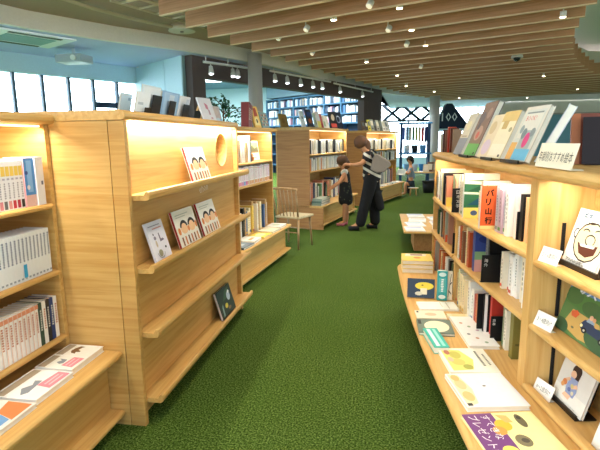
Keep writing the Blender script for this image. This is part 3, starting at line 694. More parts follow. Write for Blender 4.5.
spine_out(FC, s+0.048, ysC+0.012, 1.195, 0.2, 0.02, 0.28, '#2a3348', 'thin navy album beside the tall white one on the paperback shelf', 'tall albums of the paperback bookcase')
face_out(FC, 1.55, ysC+0.12, 1.195, 0.34, 0.02, 0.23, '#e4dfd0', 'landscape photo book facing out at the right end of the paperback top shelf', front=[('r', .05, .45, .95, .93, '#8a9a72'), ('p', [(.05,.45),(.4,.8),(.6,.6),(.95,.7),(.95,.45)], '#5a5a40'), ('r', .05, .38, .95, .45, '#8c6a44'), ('r', .1, .12, .7, .18, '#a89c88'), ('r', .1, .22, .5, .27, '#a89c88')], tilt=8)
e = empty('wooden_toy', FC.at(1.44, ysC+0.055, 1.196), 'small brown wooden figure standing on the paperback top shelf', 'toy')
mb = MB(); mb.ball((0, 0, 0.032), 0.032, paint('#a8682e', 0.5)); mb.build('body', e)
mb = MB(); mb.ball((0, 0, 0.075), 0.02, paint('#c08040', 0.5)); mb.build('head', e)
x = 0.04; i = 0; rr = random.Random(8)
while x < 1.93:
    T = rr.uniform(0.045, 0.058); c = rr.choice(['#f3e9ea', '#f4efec', '#f0e4e6', '#efe8e4'])
    b = ['#d05a9c', '#c86aa8', '#e0709a', '#4aa8c4', '#6a9ad0', '#e08a9c', '#e8b06a'][(i*3) % 7] if i < 22 else '#d8a070'
    spine_out(FC, x, ysC+0.012+rr.uniform(0, .012), 0.95, 0.13, T, 0.195+rr.uniform(-.006, .008), c, 'pale pink paperback with coloured foot, %s from left on the shelf beside the porthole case' % ordn(i), 'pink and white paperbacks', name='paperback',
        spine=[('r', .08, .02, .92, .22, b)] + glyphs(.5, .3, .85, 8, .4, '#c890a0', i) + [('r', .05, .88, .95, .93, rr.choice(['#e8a0a8', '#d8c8b0', '#c8b0c8']))])
    x += T + 0.0012; i += 1
row(fc(FC), 0.10, 1.94, 0.385, [('white', '#f3f0e8'), ('cream', '#efe2bc'), ('yellow', '#ecc860'), ('ivory', '#e8dcc0'), ('white', '#f6f4ee'), ('pale green', '#c8d4b8'), ('blue', '#4f6f9c'), ('tan', '#c09a68'), ('black', '#24211f')], (0.035, 0.065), (0.26, 0.36), (0.17, 0.22), 'the ledge beside the spindle chair', 'tall books behind the ledge', (ysC+0.01, ysC+0.06), 15)
PALE = [('white grey-panelled magazine', '#f0eee6', [('r', .1, .2, .9, .9, '#d8d4c8')]), ('grey-blue picture book', '#5f6f7c', [('r', .06, .08, .94, .92, '#7f909c'), ('e', .5, .5, .2, .2, '#b8c4cc')]), ('white booklet', '#f4f1e8', [('r', .2, .3, .8, .5, '#d8a878')]), ('yellow picture book', '#f0d85c', [('e', .5, .5, .3, .3, '#f8f0b0')]), ('cream leaflet stack', '#efe6c8', []), ('white square booklet', '#f3f0e9', [('e', .5, .5, .25, .25, '#c8d0b8')])]
for k, (nm, c, a) in enumerate(PALE):
    flat(FC, 0.22+0.285*k, 0.012, 0.385, 0.25, 0.015+0.006*(k % 3), 0.19, c, '%s lying %s from the left on the ledge by the spindle chair' % (nm, ordn(k)), 'booklets on the ledge by the chair', front=a, yaw=random.Random(k).uniform(-4, 4))

# ------------------------------------------------------------------ bookcases D and E
REST = MB()
def rest_row(fr, x0, x1, z, pal, t, h, d, y, seed):
    r = random.Random(seed); x = x0
    while x < x1 - t[1]:
        w = r.uniform(*t); H = r.uniform(*h); D = r.uniform(*d); yy = r.uniform(*y); cn, hx = r.choice(pal); m = paint(hx, .5)
        T = fr.at(x, yy, z + 0.001)
        REST.box(0, w-.002, 0, .003, 0, H, m, T); REST.box(0, .003, .003, D, 0, H, m, T); REST.box(w-.005, w-.002, .003, D, 0, H, m, T); REST.box(.003, w-.005, .003, D-.004, .003, H-.004, paint(PAGES, .8), T)
        if r.random() < .6: REST.box(.006, w-.008, -.0006, 0, H*.3, H*.75, paint(mixh(hx)), T @ TR(w*.3, 0, 0) @ Matrix.Diagonal((.3, 1, 1, 1)))
        x += w
for fr, Ln, nm, sd in ((FD, LD, 'the brown-ended bookcase', 30), (FE, LE, 'the farthest left bookcase', 60)):
    x1 = Ln-0.03; Y_ = (ysC+0.01, ysC+0.05)
    rest_row(fr, 0.04, x1, 1.20, WH*2 + [('cream', '#eadcb4'), ('black', '#1d1c1f'), ('tan', '#b98f5c')], (0.035, 0.06), (0.20, 0.245), (0.15, 0.18), Y_, sd+1)
    rest_row(fr, 0.04, x1, 0.93, WH*2 + [('black', '#1d1c1f'), ('grey', '#8c8e90'), ('cream', '#eadcb4'), ('orange', '#d88a4a')], (0.035, 0.06), (0.18, 0.225), (0.14, 0.17), Y_, sd+2)
    if sd == 60: rest_row(fr, 0.04, 1.97, 0.385, MIX, (0.045, 0.07), (0.26, 0.36), (0.17, 0.2), Y_, sd+3)
    else: row(fc(fr), 0.06, x1, 0.385, MIX, (0.055, 0.09), (0.26, 0.36), (0.17, 0.2), 'the brown-ended bookcase ledge', 'ledge books of the brown-ended bookcase', Y_, sd+3)
for k in range(3):
    flat(FD, 0.03+0.012*k, 0.03, 0.385+0.036*k, 0.44-0.02*k, 0.035, 0.17, ['#7f8c7c', '#5f7468', '#98a394'][k], 'grey-green large book, %s of the flat stack on the near end of the ledge' % ['lowest', 'middle', 'topmost'][k], 'flat grey-green stack', front=[('r', .1, .1, .9, .9, ['#8f9c8c', '#6f8478', '#a8b3a4'][k])])
for k in range(4):
    flat(FE, 0.55+0.36*k, 0.02, 0.385, 0.27, 0.018, 0.18, ['#f0eee6', '#e8e2d0', '#cfd6d4', '#f2efe8'][k], 'pale picture book lying %s from the left on the farthest left ledge' % ordn(k), 'picture books on the farthest ledge', front=[('r', .15, .2, .85, .8, ['#b8c8d0', '#d8a878', '#8fa0a8', '#c8c0a8'][k])])
def topbook(fr, x, W, H, col, label, art=None, y=0.30, tilt=14, yaw=0, z=None, T=0.02, grp='books on top of the brown-ended bookcase'):
    return face_out(fr, x, y, (1.63 if fr is FD else 1.61) if z is None else z, W, T, H, col, label, grp, front=art, tilt=tilt, yaw=yaw)
topbook(FD, 0.02, 0.30, 0.22, '#a98a44', 'mustard brown board-covered book at the near end of the brown-ended bookcase top', [('r', .05, .05, .95, .95, '#b8964a'), ('e', .4, .5, .2, .2, '#a07e38')], y=0.70)
D_TOP = [(0.04, 0.14, 0.26, '#eef0ee', 'white', [('r', .3, .5, .6, .65, '#4a5a7a')], 0.34), (0.20, 0.24, 0.29, '#23283c', 'navy with orange', [('e', .5, .35, .3, .14, '#c86a3c'), ('r', .15, .6, .85, .85, '#38508c')], 0.30), (0.47, 0.10, 0.24, '#c9d2b8', 'pale green', [('r', .2, .2, .8, .5, '#8aa07c')], 0.28),
         (0.59, 0.16, 0.27, '#f2dfe0', 'pink and white', [('r', 0, 0, 1, .4, '#e8d86a'), ('r', .2, .5, .8, .9, '#f4f0ee')], 0.28), (0.77, 0.09, 0.24, '#b03a32', 'red', [('r', .2, .3, .8, .7, '#d8786a')], 0.28), (0.88, 0.13, 0.22, '#e8e6d8', 'white with green', [('r', .1, .1, .9, .5, '#b8c8a0')], 0.28), (1.03, 0.13, 0.21, '#f0ece2', 'ivory', [('r', .2, .3, .8, .7, '#d8d0c0')], 0.28)]
for x, W, H, c, nm, art, y in D_TOP:
    topbook(FD, x, W, H, c, '%s picture book standing on top of the brown-ended bookcase' % nm, art, y=y)
topbook(FD, 1.20, 0.24, 0.30, '#1f1d20', 'black book with a red foot leaning on the brown-ended bookcase top', [('r', .1, .05, .9, .28, '#c8483c'), ('e', .5, .65, .25, .2, '#b8a890')], y=0.26, yaw=-12)
topbook(FD, 1.50, 0.26, 0.31, '#1d2130', 'dark navy book with a pale ring leaning on the brown-ended bookcase top', [('a', .5, .55, .25, .2, .02, 0, 360, '#8f9ab0')], y=0.26, yaw=-12)
topbook(FD, 1.79, 0.17, 0.24, '#6a4a34', 'small brown book last on the brown-ended bookcase top', [('r', .2, .4, .8, .8, '#a88a60')], y=0.28)
EG = 'books on top of the farthest bookcase'
for k, (x, W, H, c, nm) in enumerate([(0.02, 0.16, 0.2, '#6b5238', 'brown'), (0.20, 0.15, 0.19, '#3a2c24', 'dark brown'), (0.37, 0.15, 0.24, '#e4d44a', 'yellow'), (0.54, 0.2, 0.26, '#8c9488', 'grey-green'), (0.76, 0.12, 0.24, '#2c2e30', 'charcoal'), (0.90, 0.2, 0.25, '#a8a89c', 'grey'), (1.12, 0.16, 0.24, '#5f6a58', 'olive'), (1.30, 0.2, 0.25, '#e8e6de', 'white'), (1.52, 0.16, 0.25, '#eeeae0', 'ivory'), (1.70, 0.14, 0.24, '#f0f0ec', 'pale')]):
    topbook(FE, x, W, H, c, '%s picture book standing on top of the farthest left bookcase' % nm, [('r', .15, .45, .85, .85, '#d8d0bc' if k % 2 else '#6f7a80'), ('r', .2, .15, .7, .25, '#4a4640')], y=0.3, grp=EG)
# ------------------------------------------------------------------ right island contents (F)
def frF(Yfar):
    """s runs from the far end (left in the photo) towards the reader"""
    def q(s):
        Y = Yfar - s; return FRF(Y, 0.0), 0.0
    return q
SP1 = WH*2 + [('sage', '#a8b48c'), ('rose', '#c87a7c'), ('grey', '#9a9a9c')] + [('cream', '#efe0ae'), ('black', '#19181b'), ('salmon', '#d98f74'), ('yellow', '#e6c860'), ('peach', '#e4b48c')]
SP2 = [('rust', '#a8582e'), ('orange', '#d06a34'), ('grey', '#8f9088'), ('brown', '#8a5a3c'), ('white', '#ece8dc'), ('tan', '#c09a68'), ('cream', '#ead8a8'), ('dark green', '#33502e'), ('black', '#1c1a1c')]
SP3 = [('white', '#efe9da'), ('red', '#b8382c'), ('black', '#1a181a'), ('cream', '#e6d6a6'), ('tan', '#b88a58'), ('olive', '#6f6a34'), ('brown', '#6a4228'), ('pale green', '#c0cf9a'), ('white', '#f2eee2')]
GR = 'books on the island %s'
UP, MID, LOW = 'top island shelf', 'middle island shelf', 'lowest island row'
row(frF(3.985), 0.0, 0.42, 0.96, SP1, (0.028, 0.045), (0.19, 0.25), (0.14, 0.20), 'the far end of ' + UP, GR % 'top shelf, far end', (0.0, 0.05), 201)
spine_out(FRF(3.54), 0, 0.0, 0.96, 0.14, 0.03, 0.225, '#161517', 'narrow tall black book among white spines near the far end of the top island shelf', front=[('r', .1, .1, .9, .3, '#2a2438')])
spine_out(FRF(3.50), 0, 0.008, 0.96, 0.13, 0.03, 0.15, '#2a2030', 'short purple-black book right of the narrow tall black one on the top island shelf')
spine_out(FRF(3.45), 0, 0.005, 0.96, 0.15, 0.03, 0.21, '#d98a6c', 'salmon book standing beside the short purple-black one on the top island shelf', front=[('r', 0, 0, 1, .3, '#e8cc5a')])
row(frF(3.405), 0.0, 0.24, 0.96, SP1, (0.03, 0.045), (0.19, 0.25), (0.14, 0.19), 'top island shelf before the black plate', GR % 'top shelf, before the plate', (0.01, 0.05), 203)
def plate(Y, y, z, w, h, txt, label, slant=0):
    """a black section divider set square to the shelf, lettered in white"""
    e = empty('section_divider', FRF(Y).at(0, y, z+0.001) @ RZ(90), label, 'shelf divider', 'black section dividers of the island')
    mb = MB(); mb.box(0, w, 0, 0.004, 0, h, paint('#141315', 0.45)); draw(mb, txt, w, h, lambda u, v, k: Vector((u, -0.0003*k, v))); mb.build('plate', e)
    mb = MB(); mb.box(0, w, 0.004, 0.024, 0, 0.002, paint('#141315', 0.45)); mb.build('foot', e)
    return e
def vt(s, u, top, hh, c='#e8e6e0'):
    return [('t', ch, u, top-(k+1)*hh*1.25, hh, c) for k, ch in enumerate(s)]
plate(3.135, -0.015, 0.96, 0.075, 0.155, vt('日本文学', .34, .95, .15), 'black divider plate with white vertical lettering on the top island shelf')
row(frF(3.10), 0.0, 0.13, 0.96, SP1, (0.03, 0.04), (0.2, 0.25), (0.16, 0.2), 'top island shelf behind the green book', GR % 'top shelf, behind green', (0.01, 0.04), 204)
GRB = [('r', 0, 0, 1, 1, '#2f6a48'), ('r', 0, .86, 1, 1, '#f0ead0'), ('p', [(0,.86),(1,.80),(1,.74),(0,.78)], '#dfe6c8'), ('p', [(0,.60),(1,.56),(1,.52),(0,.55)], '#dfe6c8'), ('r', 0, 0, 1, .24, '#eed86c'), ('e', .3, .12, .1, .06, '#4a5a80'), ('r', .45, .06, .7, .2, '#c8c4d0'), ('p', [(.1,.3),(.5,.5),(.9,.3)], '#1f5468'), ('p', [(.1,.62),(.6,.78),(1,.64)], '#24563a')]
spine_out(FRF(2.94), 0, 0.0, 0.96, 0.20, 0.03, 0.262, '#eef2ea', 'large green and yellow picture book on the top island shelf', front=GRB, spinecol='#f2f2ec')
row(frF(2.905), 0.0, 0.20, 0.96, [('dark brown', '#3a2a26'), ('white', '#f2eee4'), ('ivory', '#e8dcc0')], (0.03, 0.045), (0.16, 0.21), (0.10, 0.12), 'top island shelf right of the green book', GR % 'top shelf, right of green', (0.075, 0.095), 205)
row(frF(2.70), 0.0, 0.09, 0.96, WH, (0.03, 0.04), (0.21, 0.24), (0.14, 0.16), 'top island shelf left of the orange novel', GR % 'top shelf, left of orange', (0.03, 0.05), 206)
spine_out(FRF(2.59), 0, -0.012, 0.96, 0.145, 0.028, 0.225, '#d9532a', 'bright orange novel with black brush lettering on the top island shelf', front=[('r', 0, 0, 1, 1, '#e0602e'), ('r', 0, 0, 1, .08, '#ead48c')] + [('T', ch, .16, .77-.215*k, .15, '#140c08') for k, ch in enumerate('バリ山行')], spinecol='#f0e8d8', lean=2)
row(frF(2.545), 0.0, 0.20, 0.96, [('grey', '#b8b8bc'), ('white', '#eeece4'), ('mauve', '#c0a4b0')], (0.028, 0.04), (0.21, 0.255), (0.14, 0.16), 'top island shelf right of the orange novel', GR % 'top shelf, right of orange', (0.045, 0.065), 207)
spine_out(FRF(2.325), 0, 0.062, 0.96, 0.13, 0.03, 0.24, '#e9d9d2', 'white novel with a mauve flower near the post on the top island shelf', front=[('r', 0, 0, .5, .55, '#161416'), ('e', .6, .8, .22, .09, '#8c3c5a')])
spine_out(FRF(2.28), 0, 0.068, 0.96, 0.13, 0.03, 0.215, '#17161a', 'black novel standing before the peach one near the post on the top island shelf')
spine_out(FRF(2.24), 0, 0.074, 0.96, 0.12, 0.028, 0.205, '#e6b07e', 'peach novel standing near the post on the top island shelf')
spine_out(FRF(2.205), 0, 0.080, 0.96, 0.13, 0.03, 0.245, '#f1ead6', 'cream novel last before the post on the top island shelf', front=[('r', .6, .7, .9, .9, '#c86a9a')])
# middle shelf, far half and near half
row(frF(3.985), 0.0, 0.46, 0.69, SP2, (0.03, 0.05), (0.17, 0.225), (0.14, 0.19), 'the far half of ' + MID, GR % 'middle shelf, far half', (0.0, 0.05), 211)
spine_out(FRF(3.515), 0, 0.02, 0.69, 0.16, 0.03, 0.215, '#98a094', 'grey-green book with an orange foot on the far half of the middle island shelf', front=[('r', 0, 0, 1, .25, '#d85c34')])
spine_out(FRF(3.45), 0, 0.03, 0.69, 0.17, 0.04, 0.225, '#a87c66', 'dusty brown book beside the grey-green one on the middle island shelf', front=[('e', .6, .45, .1, .05, '#5a3a30')])
row(frF(3.40), 0.0, 0.18, 0.69, [('tan', '#c89a58'), ('ochre', '#b98440')], (0.03, 0.05), (0.2, 0.225), (0.13, 0.15), 'middle island shelf before its first plate', GR % 'middle shelf, before the plate', (0.05, 0.09), 212)
plate(3.135, -0.0, 0.69, 0.07, 0.135, vt('随筆', .36, .9, .16), 'black divider plate at the middle upright of the middle island shelf')
row(frF(3.06), 0.0, 0.30, 0.69, [('rust', '#b8522e'), ('white', '#efe9dc'), ('cream', '#e8d8ac'), ('tan', '#c8a070'), ('white', '#f0ece2'), ('brown', '#7a4a34')], (0.028, 0.04), (0.18, 0.225), (0.13, 0.16), 'the near half of ' + MID, GR % 'middle shelf, near half', (0.0, 0.04), 213)
spine_out(FRF(2.74), 0, 0.015, 0.69, 0.18, 0.04, 0.232, '#3a4a8c', 'blue and green illustrated book on the near half of the middle island shelf', front=[('r', 0, 0, 1, .3, '#e8a89c'), ('r', 0, .3, 1, .5, '#8fae7c'), ('e', .4, .8, .3, .1, '#2a3474')])
row(frF(2.69), 0.0, 0.10, 0.69, [('charcoal', '#3a3a3c'), ('grey', '#8a8a88')], (0.03, 0.04), (0.2, 0.225), (0.13, 0.16), 'middle island shelf before the big plates', GR % 'middle shelf, before the big plates', (0.04, 0.08), 214)
plate(2.50, -0.012, 0.69, 0.10, 0.145, vt('海外', .12, .9, .13) , 'large black divider plate with a white title, in front on the middle island shelf')
plate(2.545, 0.04, 0.69, 0.14, 0.215, [], 'plain tall black divider plate right behind the titled one on the middle island shelf')
row(frF(2.42), 0.0, 0.28, 0.69, WH, (0.028, 0.04), (0.18, 0.235), (0.13, 0.17), 'middle island shelf beside the post', GR % 'middle shelf, by the post', (0.05, 0.10), 215)
spine_out(FRF(2.125), 0, 0.03, 0.69, 0.14, 0.04, 0.175, '#f4f1ea', 'short white volume with a dark mark beside the post on the middle island shelf', front=[('r', .1, .12, .4, .22, '#3a2c28')])
# lowest row, behind the flat picture books
row(frF(3.985), 0.0, 0.84, 0.392, SP2, (0.032, 0.05), (0.18, 0.24), (0.14, 0.19), 'the far half of ' + LOW, GR % 'lowest row, far half', (0.0, 0.05), 221)
row(frF(3.06), 0.0, 0.36, 0.392, [('white', '#efe9da'), ('tan', '#c8a878'), ('white', '#f3efe4'), ('pale green', '#d0d8a8'), ('cream', '#ead8ac')], (0.028, 0.042), (0.18, 0.23), (0.13, 0.17), 'the white part of ' + LOW, GR % 'lowest row, white part', (0.0, 0.04), 222)
row(frF(2.69), 0.0, 0.10, 0.392, [('red', '#c0442e'), ('red', '#b0382c'), ('orange', '#cc6a3c')], (0.022, 0.03), (0.17, 0.19), (0.12, 0.14), 'the red cluster of ' + LOW, GR % 'lowest row, reds', (0.015, 0.03), 223)
plate(2.56, 0.0, 0.392, 0.055, 0.215, [], 'narrow plain black divider plate among the reds in the lowest island row')
spine_out(FRF(2.54), 0, 0.022, 0.392, 0.13, 0.024, 0.225, '#1b191b', 'tall black novel with a white edge in the lowest island row', front=[('r', .0, 0, .12, 1, '#efece4')])
spine_out(FRF(2.50), 0, 0.045, 0.392, 0.13, 0.024, 0.225, '#c23c30', 'red-topped novel standing behind the small black plate in the lowest island row', front=[('r', 0, 0, 1, .45, '#8c8a80')])
plate(2.44, 0.03, 0.392, 0.085, 0.135, vt('詩歌', .1, .92, .11), 'small black divider plate with a white title in the lowest island row')
row(frF(2.42), 0.0, 0.12, 0.392, [('grey-green', '#8a9474'), ('white', '#eee8d8'), ('cream', '#e6d49c')], (0.026, 0.036), (0.19, 0.225), (0.13, 0.15), 'lowest island row past its lettered plate', GR % 'lowest row, right of the plate', (0.06, 0.10), 224)
spine_out(FRF(2.27), 0, 0.055, 0.392, 0.14, 0.035, 0.22, '#7a7434', 'olive novel with a pale star near the post in the lowest island row', front=[('e', .4, .75, .12, .06, '#e0dcae'), ('r', .1, .3, .7, .35, '#5a5424')])
spine_out(FRF(2.225), 0, 0.10, 0.392, 0.13, 0.028, 0.21, '#a83a44', 'crimson patterned novel beside the olive one in the lowest island row', front=[('e', .3, .4, .2, .1, '#e8d8d8'), ('e', .6, .6, .15, .08, '#3a8a7c')])
row(frF(2.185), 0.0, 0.13, 0.392, WH, (0.026, 0.036), (0.19, 0.225), (0.12, 0.13), 'lowest island row by the post', GR % 'lowest row, by the post', (0.10, 0.12), 225)

# flat and leaning picture books along the island's ledge; placed by the ledge's own curve
def lf(Y, inset, yaw=0): 
    s = 0.0558*(Y-4); m = Fr(f_(Y)+inset, Y, math.degrees(atan2(-1, -s)) + yaw); return m
ZL = 0.392; LG = 'picture books on the island ledge'
for k, (c, nm, a) in enumerate([('#e9d9a0', 'lowest cream', []), ('#f0d870', 'middle yellow', []), ('#ecd062', 'topmost yellow', [('p', [(.05,.15),(.4,.1),(.35,.8),(.05,.85)], '#e8e0c8'), ('r', .08, .3, .3, .7, '#b08a80'), ('e', .6, .5, .12, .12, '#e09a4a')])]):
    flat(lf(3.93, 0.03), -0.005, 0.0, ZL + 0.034*k, 0.24, 0.032, 0.235, c, '%s picture book of the stack at the far end of the island ledge' % nm, 'yellow stack on the island ledge', front=a)
face_out(lf(3.09, 0.015), 0.0, 0.0, ZL, 0.175, 0.014, 0.125, '#2f3d52', 'dark blue picture book with a yellow mushroom shape propped on the island ledge', yaw=84, tilt=20, front=[('r', 0, 0, 1, 1, '#34445a'), ('e', .62, .62, .34, .2, '#f0d84c'), ('r', .48, .18, .72, .5, '#e8e2c8'), ('e', .55, .66, .04, .03, '#6a5a20'), ('e', .42, .22, .14, .1, '#d8d4c0')])
face_out(lf(3.06, 0.200), 0.0, 0.0, ZL, 0.062, 0.04, 0.195, '#2f9aa0', 'teal upright box with white rounded labels beside the dark blue picture book', cat='box', name='book_box', yaw=84, tilt=2, front=[('r', 0, 0, 1, 1, '#38a4a8'), ('e', .5, .88, .36, .07, '#d4ecea'), ('e', .5, .12, .36, .07, '#e4f2ee'), ('r', .15, .28, .85, .76, '#5ab8b8')] + glyphs(.5, .3, .75, 8, .3, '#e8f4f2', 4))
face_out(lf(3.07, 0.266), 0.0, 0.0, ZL, 0.030, 0.012, 0.19, '#e9dfc8', 'cream picture book with bare black branches beside the teal box', yaw=84, tilt=6, front=[('p', [(.1,.1),(.2,.1),(.8,.9),(.7,.9)], '#4a4038'), ('p', [(.4,.5),(.9,.6),(.9,.64),(.4,.55)], '#4a4038'), ('p', [(.2,.3),(.8,.2),(.8,.24),(.25,.36)], '#5a4a40')])
def lay(Y, inset, W, T, H, col, label, art, yaw=0, z=0.0): return flat(lf(Y, inset, yaw), 0, 0, ZL+z, W, T, H, col, label, LG, front=art)
lay(2.985, 0.06, 0.14, 0.012, 0.235, '#f3f0e4', 'white picture book with faint text lines lying before the teal box', [('r', .1, .75, .9, .78, '#c8c0a8'), ('r', .1, .6, .7, .62, '#c8c0a8')], yaw=3)
lay(2.83, 0.03, 0.13, 0.010, 0.17, '#e6dcc4', 'small beige booklet with a dark mark on the aisle edge of the ledge', [('r', .1, .05, .3, .12, '#3a3630'), ('e', .5, .5, .2, .2, '#d0b898')])
lay(2.792, 0.21, 0.052, 0.012, 0.13, '#f0e2b8', 'pale yellow booklet lying against the lowest island row', [('r', .1, .2, .9, .8, '#ecd9a0')])
lay(2.675, 0.02, 0.20, 0.016, 0.185, '#5f6f62', 'grey-green picture book with a large cream oval on the ledge', [('r', 0, 0, 1, 1, '#6c7c6e'), ('e', .52, .55, .4, .36, '#e9e0c0'), ('r', .1, .03, .4, .12, '#2f3430')], yaw=-4)
lay(2.49, 0.025, 0.24, 0.034, 0.075, '#2fb0a0', 'narrow turquoise boxed book with white panels on the aisle edge of the ledge', [('r', .06, .2, .94, .45, '#d8f0ea'), ('r', .06, .6, .94, .8, '#9adcd0')], yaw=4)
lay(2.73, 0.165+0.05, 0.40, 0.018, 0.15, '#f7f5ee', 'wide white picture book with small scattered figures behind the turquoise box', [('e', .25+.13*q, .25+.2*(q % 3), .03, .06, ['#d8a88c', '#a8b89a', '#c8a8b0', '#9a9a94'][q % 4]) for q in range(6)], yaw=2)
lay(2.285, 0.06, 0.245, 0.016, 0.22, '#f3efdc', 'white and yellow picture book with a painted garden on the island ledge', [('p', [(.05,.05),(.95,.08),(.9,.5),(.5,.62),(.1,.45)], '#e6d878'), ('e', .3, .3, .16, .12, '#c0b858'), ('e', .6, .28, .14, .14, '#d0c468'), ('e', .8, .42, .1, .1, '#a8a850'), ('e', .2, .15, .1, .06, '#b8745a'), ('e', .5, .15, .1, .06, '#d8b89a')] + [('r', .15+.055*q, .74, .18+.055*q, .79, '#55584a') for q in range(12)] + [('r', .3+.055*q, .86, .33+.055*q, .9, '#55584a') for q in range(9)], yaw=2)
lay(2.012, 0.035, 0.265, 0.020, 0.245, '#eceae6', 'large pale grey picture book with a sandy corner, biggest on the near ledge', [('r', 0, 0, 1, 1, '#e6e5e4'), ('p', [(.02,.02),(.98,.03),(.9,.22),(.5,.28),(.05,.2)], '#ead9b0'), ('e', .7, .14, .14, .09, '#d8b87a'), ('e', .35, .14, .16, .09, '#dcc08c'), ('e', .15, .12, .1, .07, '#d4b070'), ('e', .42, .52, .02, .03, '#55524c'), ('r', .90, .03, .97, .11, '#3a3a36')], yaw=5)
PUR = [('r', 0, 0, 1, .42, '#74407c'), ('r', 0, .42, 1, 1, '#f1e6a0'), ('e', .30, .46, .13, .11, '#ecb43c'), ('e', .42, .36, .10, .09, '#e09a4a'), ('p', [(.05,.45),(.25,.52),(.25,.62),(.08,.6)], '#e4b06a'), ('e', .22, .74, .16, .06, '#6a6248'), ('e', .15, .74, .04, .03, '#3a3630'), ('e', .66, .56, .13, .10, '#7c7458'), ('e', .66, .58, .05, .05, '#4a463c'), ('e', .85, .30, .1, .1, '#f0d86a'),
       ('t', 'すてきな', .06, .23, .12, '#f2e8ee'), ('t', 'プレゼント!', .06, .06, .13, '#f6f0f2')]
lay(1.708, 0.02, 0.26, 0.014, 0.27, '#f0e49c', 'purple and yellow picture book with white lettering at the near end of the ledge', PUR, yaw=6)

# display bay: stands, picture books, cards
def bayface(Y, y, z, W, H, col, label, art, tilt=16, yaw=0, T=0.012): 
    return face_out(FRF(Y), 0.0, y, z, W, T, H, col, label, 'picture books in the display bay', front=art, tilt=tilt, yaw=yaw)
BAYS = 'book stands in the display bay'
def baystand(Y, z, W, label, y=0.035):
    e = empty('book_stand', FRF(Y).at(-0.02, y, z+0.001), label, 'book stand', BAYS)
    m = paint('#1d1714', 0.3)
    mb = MB(); mb.box(0, W, -0.012, -0.004, 0, 0.020, m); mb.build('front_lip', e)
    mb = MB(); mb.box(0, W, -0.004, 0.07, 0, 0.006, m); mb.build('base', e)
    mb = MB(); mb.box(W*0.3, W*0.7, 0.0, 0.004, 0, 0.12, m, TR(0, 0.075, 0.006) @ RX(-16)); mb.build('back_rest', e)
LAUGH = [('r', 0, 0, 1, 1, '#f4f3ec'), ('e', .56, .46, .40, .34, '#efe0b4'), ('a', .56, .46, .40*1.0, .34, .006, 0, 360, '#3a3026'), ('p', [(.27,.42),(.5,.38),(.85,.44),(.82,.28),(.62,.2),(.4,.24)], '#5a2c20'), ('p', [(.34,.40),(.78,.42),(.76,.38),(.4,.36)], '#f4f0e6'),
         ('a', .60, .50, .13, .09, .005, -40, 250, '#3a3026'), ('a', .42, .62, .09, .05, .005, 20, 170, '#3a3026'), ('a', .74, .64, .09, .05, .005, 10, 160, '#3a3026'), ('a', .16, .56, .07, .08, .005, 60, 300, '#3a3026'), ('a', .5, .80, .12, .03, .004, 180, 340, '#3a3026'),
         ('T', 'ピッ', .22, .85, .10, '#3f6484'), ('T', 'アハハのはなし', .12, .04, .065, '#7a7a72')]
baystand(1.90, 0.95, 0.24, 'dark low book stand holding the laughing face picture book', y=0.065)
bayface(1.91, 0.066, 0.957, 0.20, 0.212, '#f4f3ec', 'white picture book with a drawn laughing bald face on the upper bay shelf', LAUGH)
CARB = [('r', 0, 0, 1, 1, '#5a7a44'), ('r', 0, .82, 1, 1, '#5f86b4'), ('p', [(0,.55),(.3,.78),(.7,.84),(1,.84),(1,.55),(.5,.5)], '#4f7a3c'), ('e', .55, .62, .2, .14, '#44663a'), ('p', [(.12,.12),(.22,.48),(.75,.46),(.95,.1),(.5,.04)], '#c8a05a'), ('e', .85, .2, .28, .2, '#3f5c3c'), ('e', .1, .1, .16, .14, '#3f5c3c'), ('e', .15, .72, .18, .16, '#4a6c3c'),
        ('p', [(.44,.30),(.50,.42),(.64,.44),(.70,.38),(.95,.36),(.98,.26),(.9,.22),(.48,.24)], '#2f3c58'), ('p', [(.53,.40),(.56,.48),(.66,.49),(.68,.41)], '#8fa4b8'), ('e', .55, .24, .05, .05, '#1a1a1c'), ('e', .88, .22, .05, .05, '#1a1a1c'), ('e', .55, .24, .02, .02, '#c8c4b8'), ('e', .88, .22, .02, .02, '#c8c4b8'), ('e', .48, .30, .025, .03, '#f4e8b0'), ('e', .60, .50, .035, .045, '#e4b48c'), ('e', .66, .49, .03, .04, '#d89a6c'), ('p', [(.22,.44),(.32,.5),(.38,.45),(.34,.36),(.25,.36)], '#cc5c34'), ('e', .35, .18, .03, .02, '#6a6a4a'), ('T', 'のって', .22, .80, .13, '#e8ecf2')]
bayface(1.925, 0.07, 0.685, 0.30, 0.205, '#55743f', 'green picture book with a dark blue car on the middle bay shelf', CARB, tilt=18)
GIRL = [('r', 0, 0, 1, 1, '#d8d4cc'), ('r', 0, 0, 1, .3, '#e6e1d6'), ('e', .48, .72, .14, .125, '#3a261e'), ('p', [(.35,.70),(.62,.70),(.60,.56),(.37,.56)], '#3a261e'), ('e', .42, .63, .085, .075, '#e2b492'), ('p', [(.38,.57),(.60,.57),(.66,.36),(.62,.22),(.36,.22),(.32,.36)], '#8f9cc0'), ('p', [(.40,.50),(.34,.54),(.20,.44),(.24,.40)], '#e2b492'), ('p', [(.6,.5),(.66,.44),(.5,.36),(.46,.40)], '#e2b492'), ('e', .26, .40, .07, .06, '#c87a4a'), ('e', .22, .34, .05, .05, '#d89a5c'), ('p', [(.36,.24),(.56,.24),(.52,.14),(.30,.16)], '#e6bc9a'), ('e', .5, .42, .05, .04, '#c8b87a'), ('e', .45, .33, .05, .04, '#5f6ca0'), ('e', .57, .30, .04, .04, '#d8cfa8'),
        ('T', 'あいしたあなたに', .07, .87, .085, '#5a4030', 0, .84), ('t', 'いのうえ', .05, .16, .03, '#6a6258'), ('t', 'え・ぶん', .66, .05, .03, '#6a6258')]
